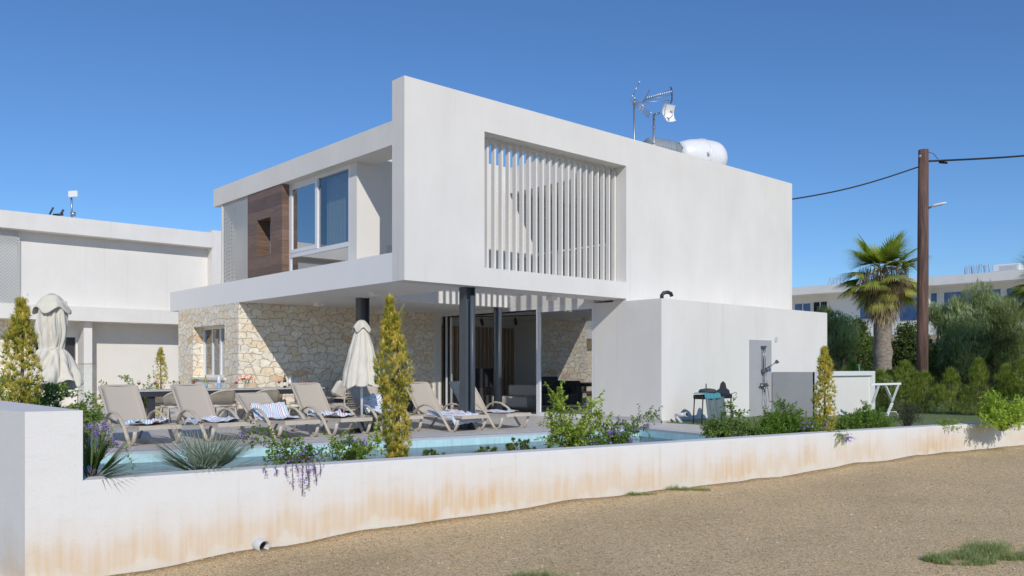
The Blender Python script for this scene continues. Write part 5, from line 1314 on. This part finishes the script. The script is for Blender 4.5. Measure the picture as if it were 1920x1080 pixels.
tree('broadleaf_tree','dark broadleaf tree between the palm and the wooden pole',1702,34,0,3.3,2.6,6,(.022,.04,.016),(.10,.14,.04),False,5200,DG,nb=18,low=.08)
tree('broadleaf_tree','dark low tree under the large feathery tree right of the pole',1815,37,0,2.9,4.2,7,(.015,.025,.012),(.06,.085,.035),False,5600,DG,nb=22,low=.05)
tree('broadleaf_tree','dark low tree under the feathery tree at the right edge',1925,36,0,3.0,4.0,8,(.015,.025,.012),(.06,.085,.035),False,4200,DG,nb=20,low=.05)
tree('broadleaf_tree','dark tree directly behind the foot of the big palm',1655,36,0,2.6,3.4,9,(.015,.028,.012),(.06,.09,.03),False,4200,DG,nb=18,low=.05)

# ------------------------------------------------------------------ distant white building
bb=thing('distant_building','long low white building with flat roof and blue windows beyond the trees','building',(45,8,0))
def PB(name,boxes,m,parent=bb):
    mb=MB()
    for b in boxes: mb.box(*b)
    return mb.build(name,M[m] if isinstance(m,str) else m,parent)
PB('wall',[(45.6,50,-14,26,0,6.3)],'white_bld')
PB('roof',[(44.2,51,-14,26,6.28,6.80)],'white_bld')
PB('terrace_band',[(44.6,45.6,-14,26,3.3,4.2)],'white_bld')
PB('column',[(44.7,45.0,8.4,8.7,4.2,6.28)],'white_bld')
M['blueglass']=plain('blue_reflecting_glass',(.10,.19,.38),.25,var=.3,scale=2)
for k,(y0,y1,z0,z1,m) in enumerate([(16.6,17.9,4.6,5.75,'blueglass'),(15.4,16.5,4.6,5.8,'dark'),(11.0,13.2,4.5,5.8,'blueglass'),(8.2,10.6,4.3,5.9,'blueglass'),(4.6,7.9,4.3,5.9,'blueglass'),(1.0,4.4,4.3,5.9,'blueglass'),(-4,-.5,4.3,5.9,'blueglass'),(-9,-5,4.3,5.9,'blueglass')]):
    f=PB('window',[(45.52,45.6,y0,y0+.06,z0,z1),(45.52,45.6,y1-.06,y1,z0,z1),(45.52,45.6,(y0+y1)/2-.03,(y0+y1)/2+.03,z0,z1)],'alu')
    PB('pane',[(45.56,45.598,y0+.06,(y0+y1)/2-.03,z0,z1),(45.56,45.598,(y0+y1)/2+.03,y1-.06,z0,z1)],m,f)
rs=random.Random(8)
for nm,ya,yb,n,l in (('r',5.35,6.75,16,'bundle of rusty reinforcement bars on the distant roof right of the pole'),('l',14.2,15.4,10,'bundle of rusty reinforcement bars on the distant roof left of the palm')):
    rb=thing('rebar_bundle',l,'reinforcement bars',(45.5,ya,6.8),'rusty reinforcement bars on the distant roof'); mb=MB()
    for k in range(n):
        y=ya+(yb-ya)*(k+rs.uniform(-.3,.3))/n; mb.cyl((45.5+rs.uniform(-.3,.3),y,6.78),(45.5,y+rs.uniform(-.03,.03),7.42+rs.uniform(-.08,.06)),.016,5)
    mb.build('bars',M['rebar'],rb)
acu=thing('air_conditioner','white air conditioning box on the distant roof at the right edge','air conditioner',(45.5,4.2,6.8))
mb=MB(); mb.bbox(45.2,45.9,3.55,5.0,6.9,7.32,.05); mb.box(45.25,45.85,3.65,3.75,6.8,6.9); mb.box(45.25,45.85,4.8,4.9,6.8,6.9); mb.build('body',M['tank'],acu)
mb=MB(); mb.box(45.185,45.2,3.7,4.6,6.98,7.22); mb.build('grille',M['pipe'],acu)

# ------------------------------------------------------------------ neighbouring villa
nb_=thing('neighbour_villa','neighbouring white flat roofed villa behind the dining table at the left','house',(-3,17,0))
def PN(name,boxes,m,parent=nb_):
    mb=MB()
    for b in boxes: mb.box(*b)
    return mb.build(name,M[m] if isinstance(m,str) else m,parent)
PN('roof',[(-16,2.9,15.85,25,5.46,5.98)],'white')
PN('upper_wall',[(-2.98,2.9,16.30,24.8,3.19,5.46),(-16,-2.98,16.5,24.8,3.19,5.46)],'white')
PN('side_wall',[(2.9,3.28,15.9,24.8,2.70,6.08),(2.9,3.28,16.6,24.8,0,2.70)],'white')
PN('canopy_slab',[(-16,2.9,15.75,24.9,2.74,3.19)],'white')
mb=MB(); mb.add([(-12,16.15,3.19),(-2.98,16.15,3.19),(-2.98,16.15,5.46),(-12,16.15,5.46)],[(0,1,2,3)]); mb.build('mesh_screen',M['screen'],nb_)
PN('lower_wall',[(-1.25,2.9,16.75,17,0,2.74),(-2.55,-1.25,16.75,17,2.25,2.74),(-2.55,-1.25,16.6,17,0,.55)],'white')
PN('pillar',[(-1.20,-.95,16.05,16.75,0,2.74)],'white')
PN('stone_wall',[(-16,-3.38,16.65,17,0,2.74),(-3.38,-2.55,16.65,17,0,2.74)],'stone')
PN('opening_shade_slab',[(-4.2,-3.45,16.60,16.648,1.6,2.15)],'dark')  # dark slab on the wall face, coloured as the shade within an opening
dr=PN('door',[(-2.55,-1.25,16.86,16.9,.55,2.25)],'charcoal')
PN('handle',[(-1.36,-1.30,16.80,16.86,1.35,1.6)],'steel',dr)
PN('white_block',[(-2.66,-2.52,16.3,16.6,0,2.30)],'white')
an2=thing('tv_antenna','dark antenna lying low on the roof of the neighbouring villa','antenna',(-1.9,17.5,5.98))
mb=MB(); a=Vector(at(93,402,28)); b_=Vector(at(100,389,28)); mb.cyl(a,b_,.03,8); a=Vector(at(114,402,28)); b_=Vector(at(119,393,28)); mb.cyl(a,b_,.035,8); mb.cyl(at(100,403,28),at(118,402,28),.04,8); mb.cyl(at(108,402,28),at(108,412,28),.03,8); mb.build('boom',M['charcoal'],an2)
d2=thing('wifi_dish','small white panel antenna on a thin mast above the neighbouring villa','antenna',(-1.5,18,5.98))
mb=MB(); mb.cyl(at(135,412,28.5),at(134,370,28.5),.03,8); mb.cyl(at(137,405,28.4),at(137,398,28.4),.08,10); mb.build('mast',M['galv'],d2)
mb=MB(); c=Vector(at(137,364,28.4)); Mx=Matrix.Translation(c)@Matrix.Rotation(-.9,4,'Z'); mb.bbox(-.17,.17,-.04,.04,-.11,.11,.02,Mx); mb.build('panel',M['tank'],d2)
gp=thing('glass_balustrade','clear glass balustrade panel in front of the neighbouring villa door','balustrade',at(150,700,24)[:2]+(0,))
a=Vector(at(148,700,24.5)); b_=Vector(at(180,700,23.9)); mb=MB(); mb.add([(a.x,a.y,.2),(b_.x,b_.y,.2),(b_.x,b_.y,1.36),(a.x,a.y,1.36)],[(0,1,2,3)]); o=mb.build('pane',M['glassclear'],gp); so=o.modifiers.new('t','SOLIDIFY'); so.thickness=.012
mb=MB(); mb.bar((a.x,a.y,1.37),(b_.x,b_.y,1.37),.02,.02); mb.build('rail',M['steel'],gp)

el=thing('drain_elbow','white plastic elbow pipe standing on the paving at the annex corner','pipe',at(1277,792,19.3)[:2]+(0,))
mb=MB(); mb.tube([at(1277,792.5,19.3),at(1272,784,19.3),at(1269.5,780,19.3)],.048,14); mb.tube([at(1267,779,19.35),at(1278,778,19.2),at(1287,777,19.1)],.046,14); mb.build('pipe',M['alu'],el)
q0=Vector(at(1287,777,19.1)); q1=Vector(at(1278,778,19.2)); d_=(q0-q1).normalized(); mb=MB(); mb.lathe([(.054,-.03),(.054,.01),(.042,.012),(.042,-.01)],16,Matrix.Translation(q0)@d_.to_track_quat('Z','Y').to_matrix().to_4x4()); mb.build('collar',M['pipe'],el)
mb=MB(); mb.lathe([(.042,.004),(0,.004)],16,Matrix.Translation(q0)@d_.to_track_quat('Z','Y').to_matrix().to_4x4()); mb.build('end_shade_disc',M['dark'],el)  # near-black disc colours in the shade of the open end
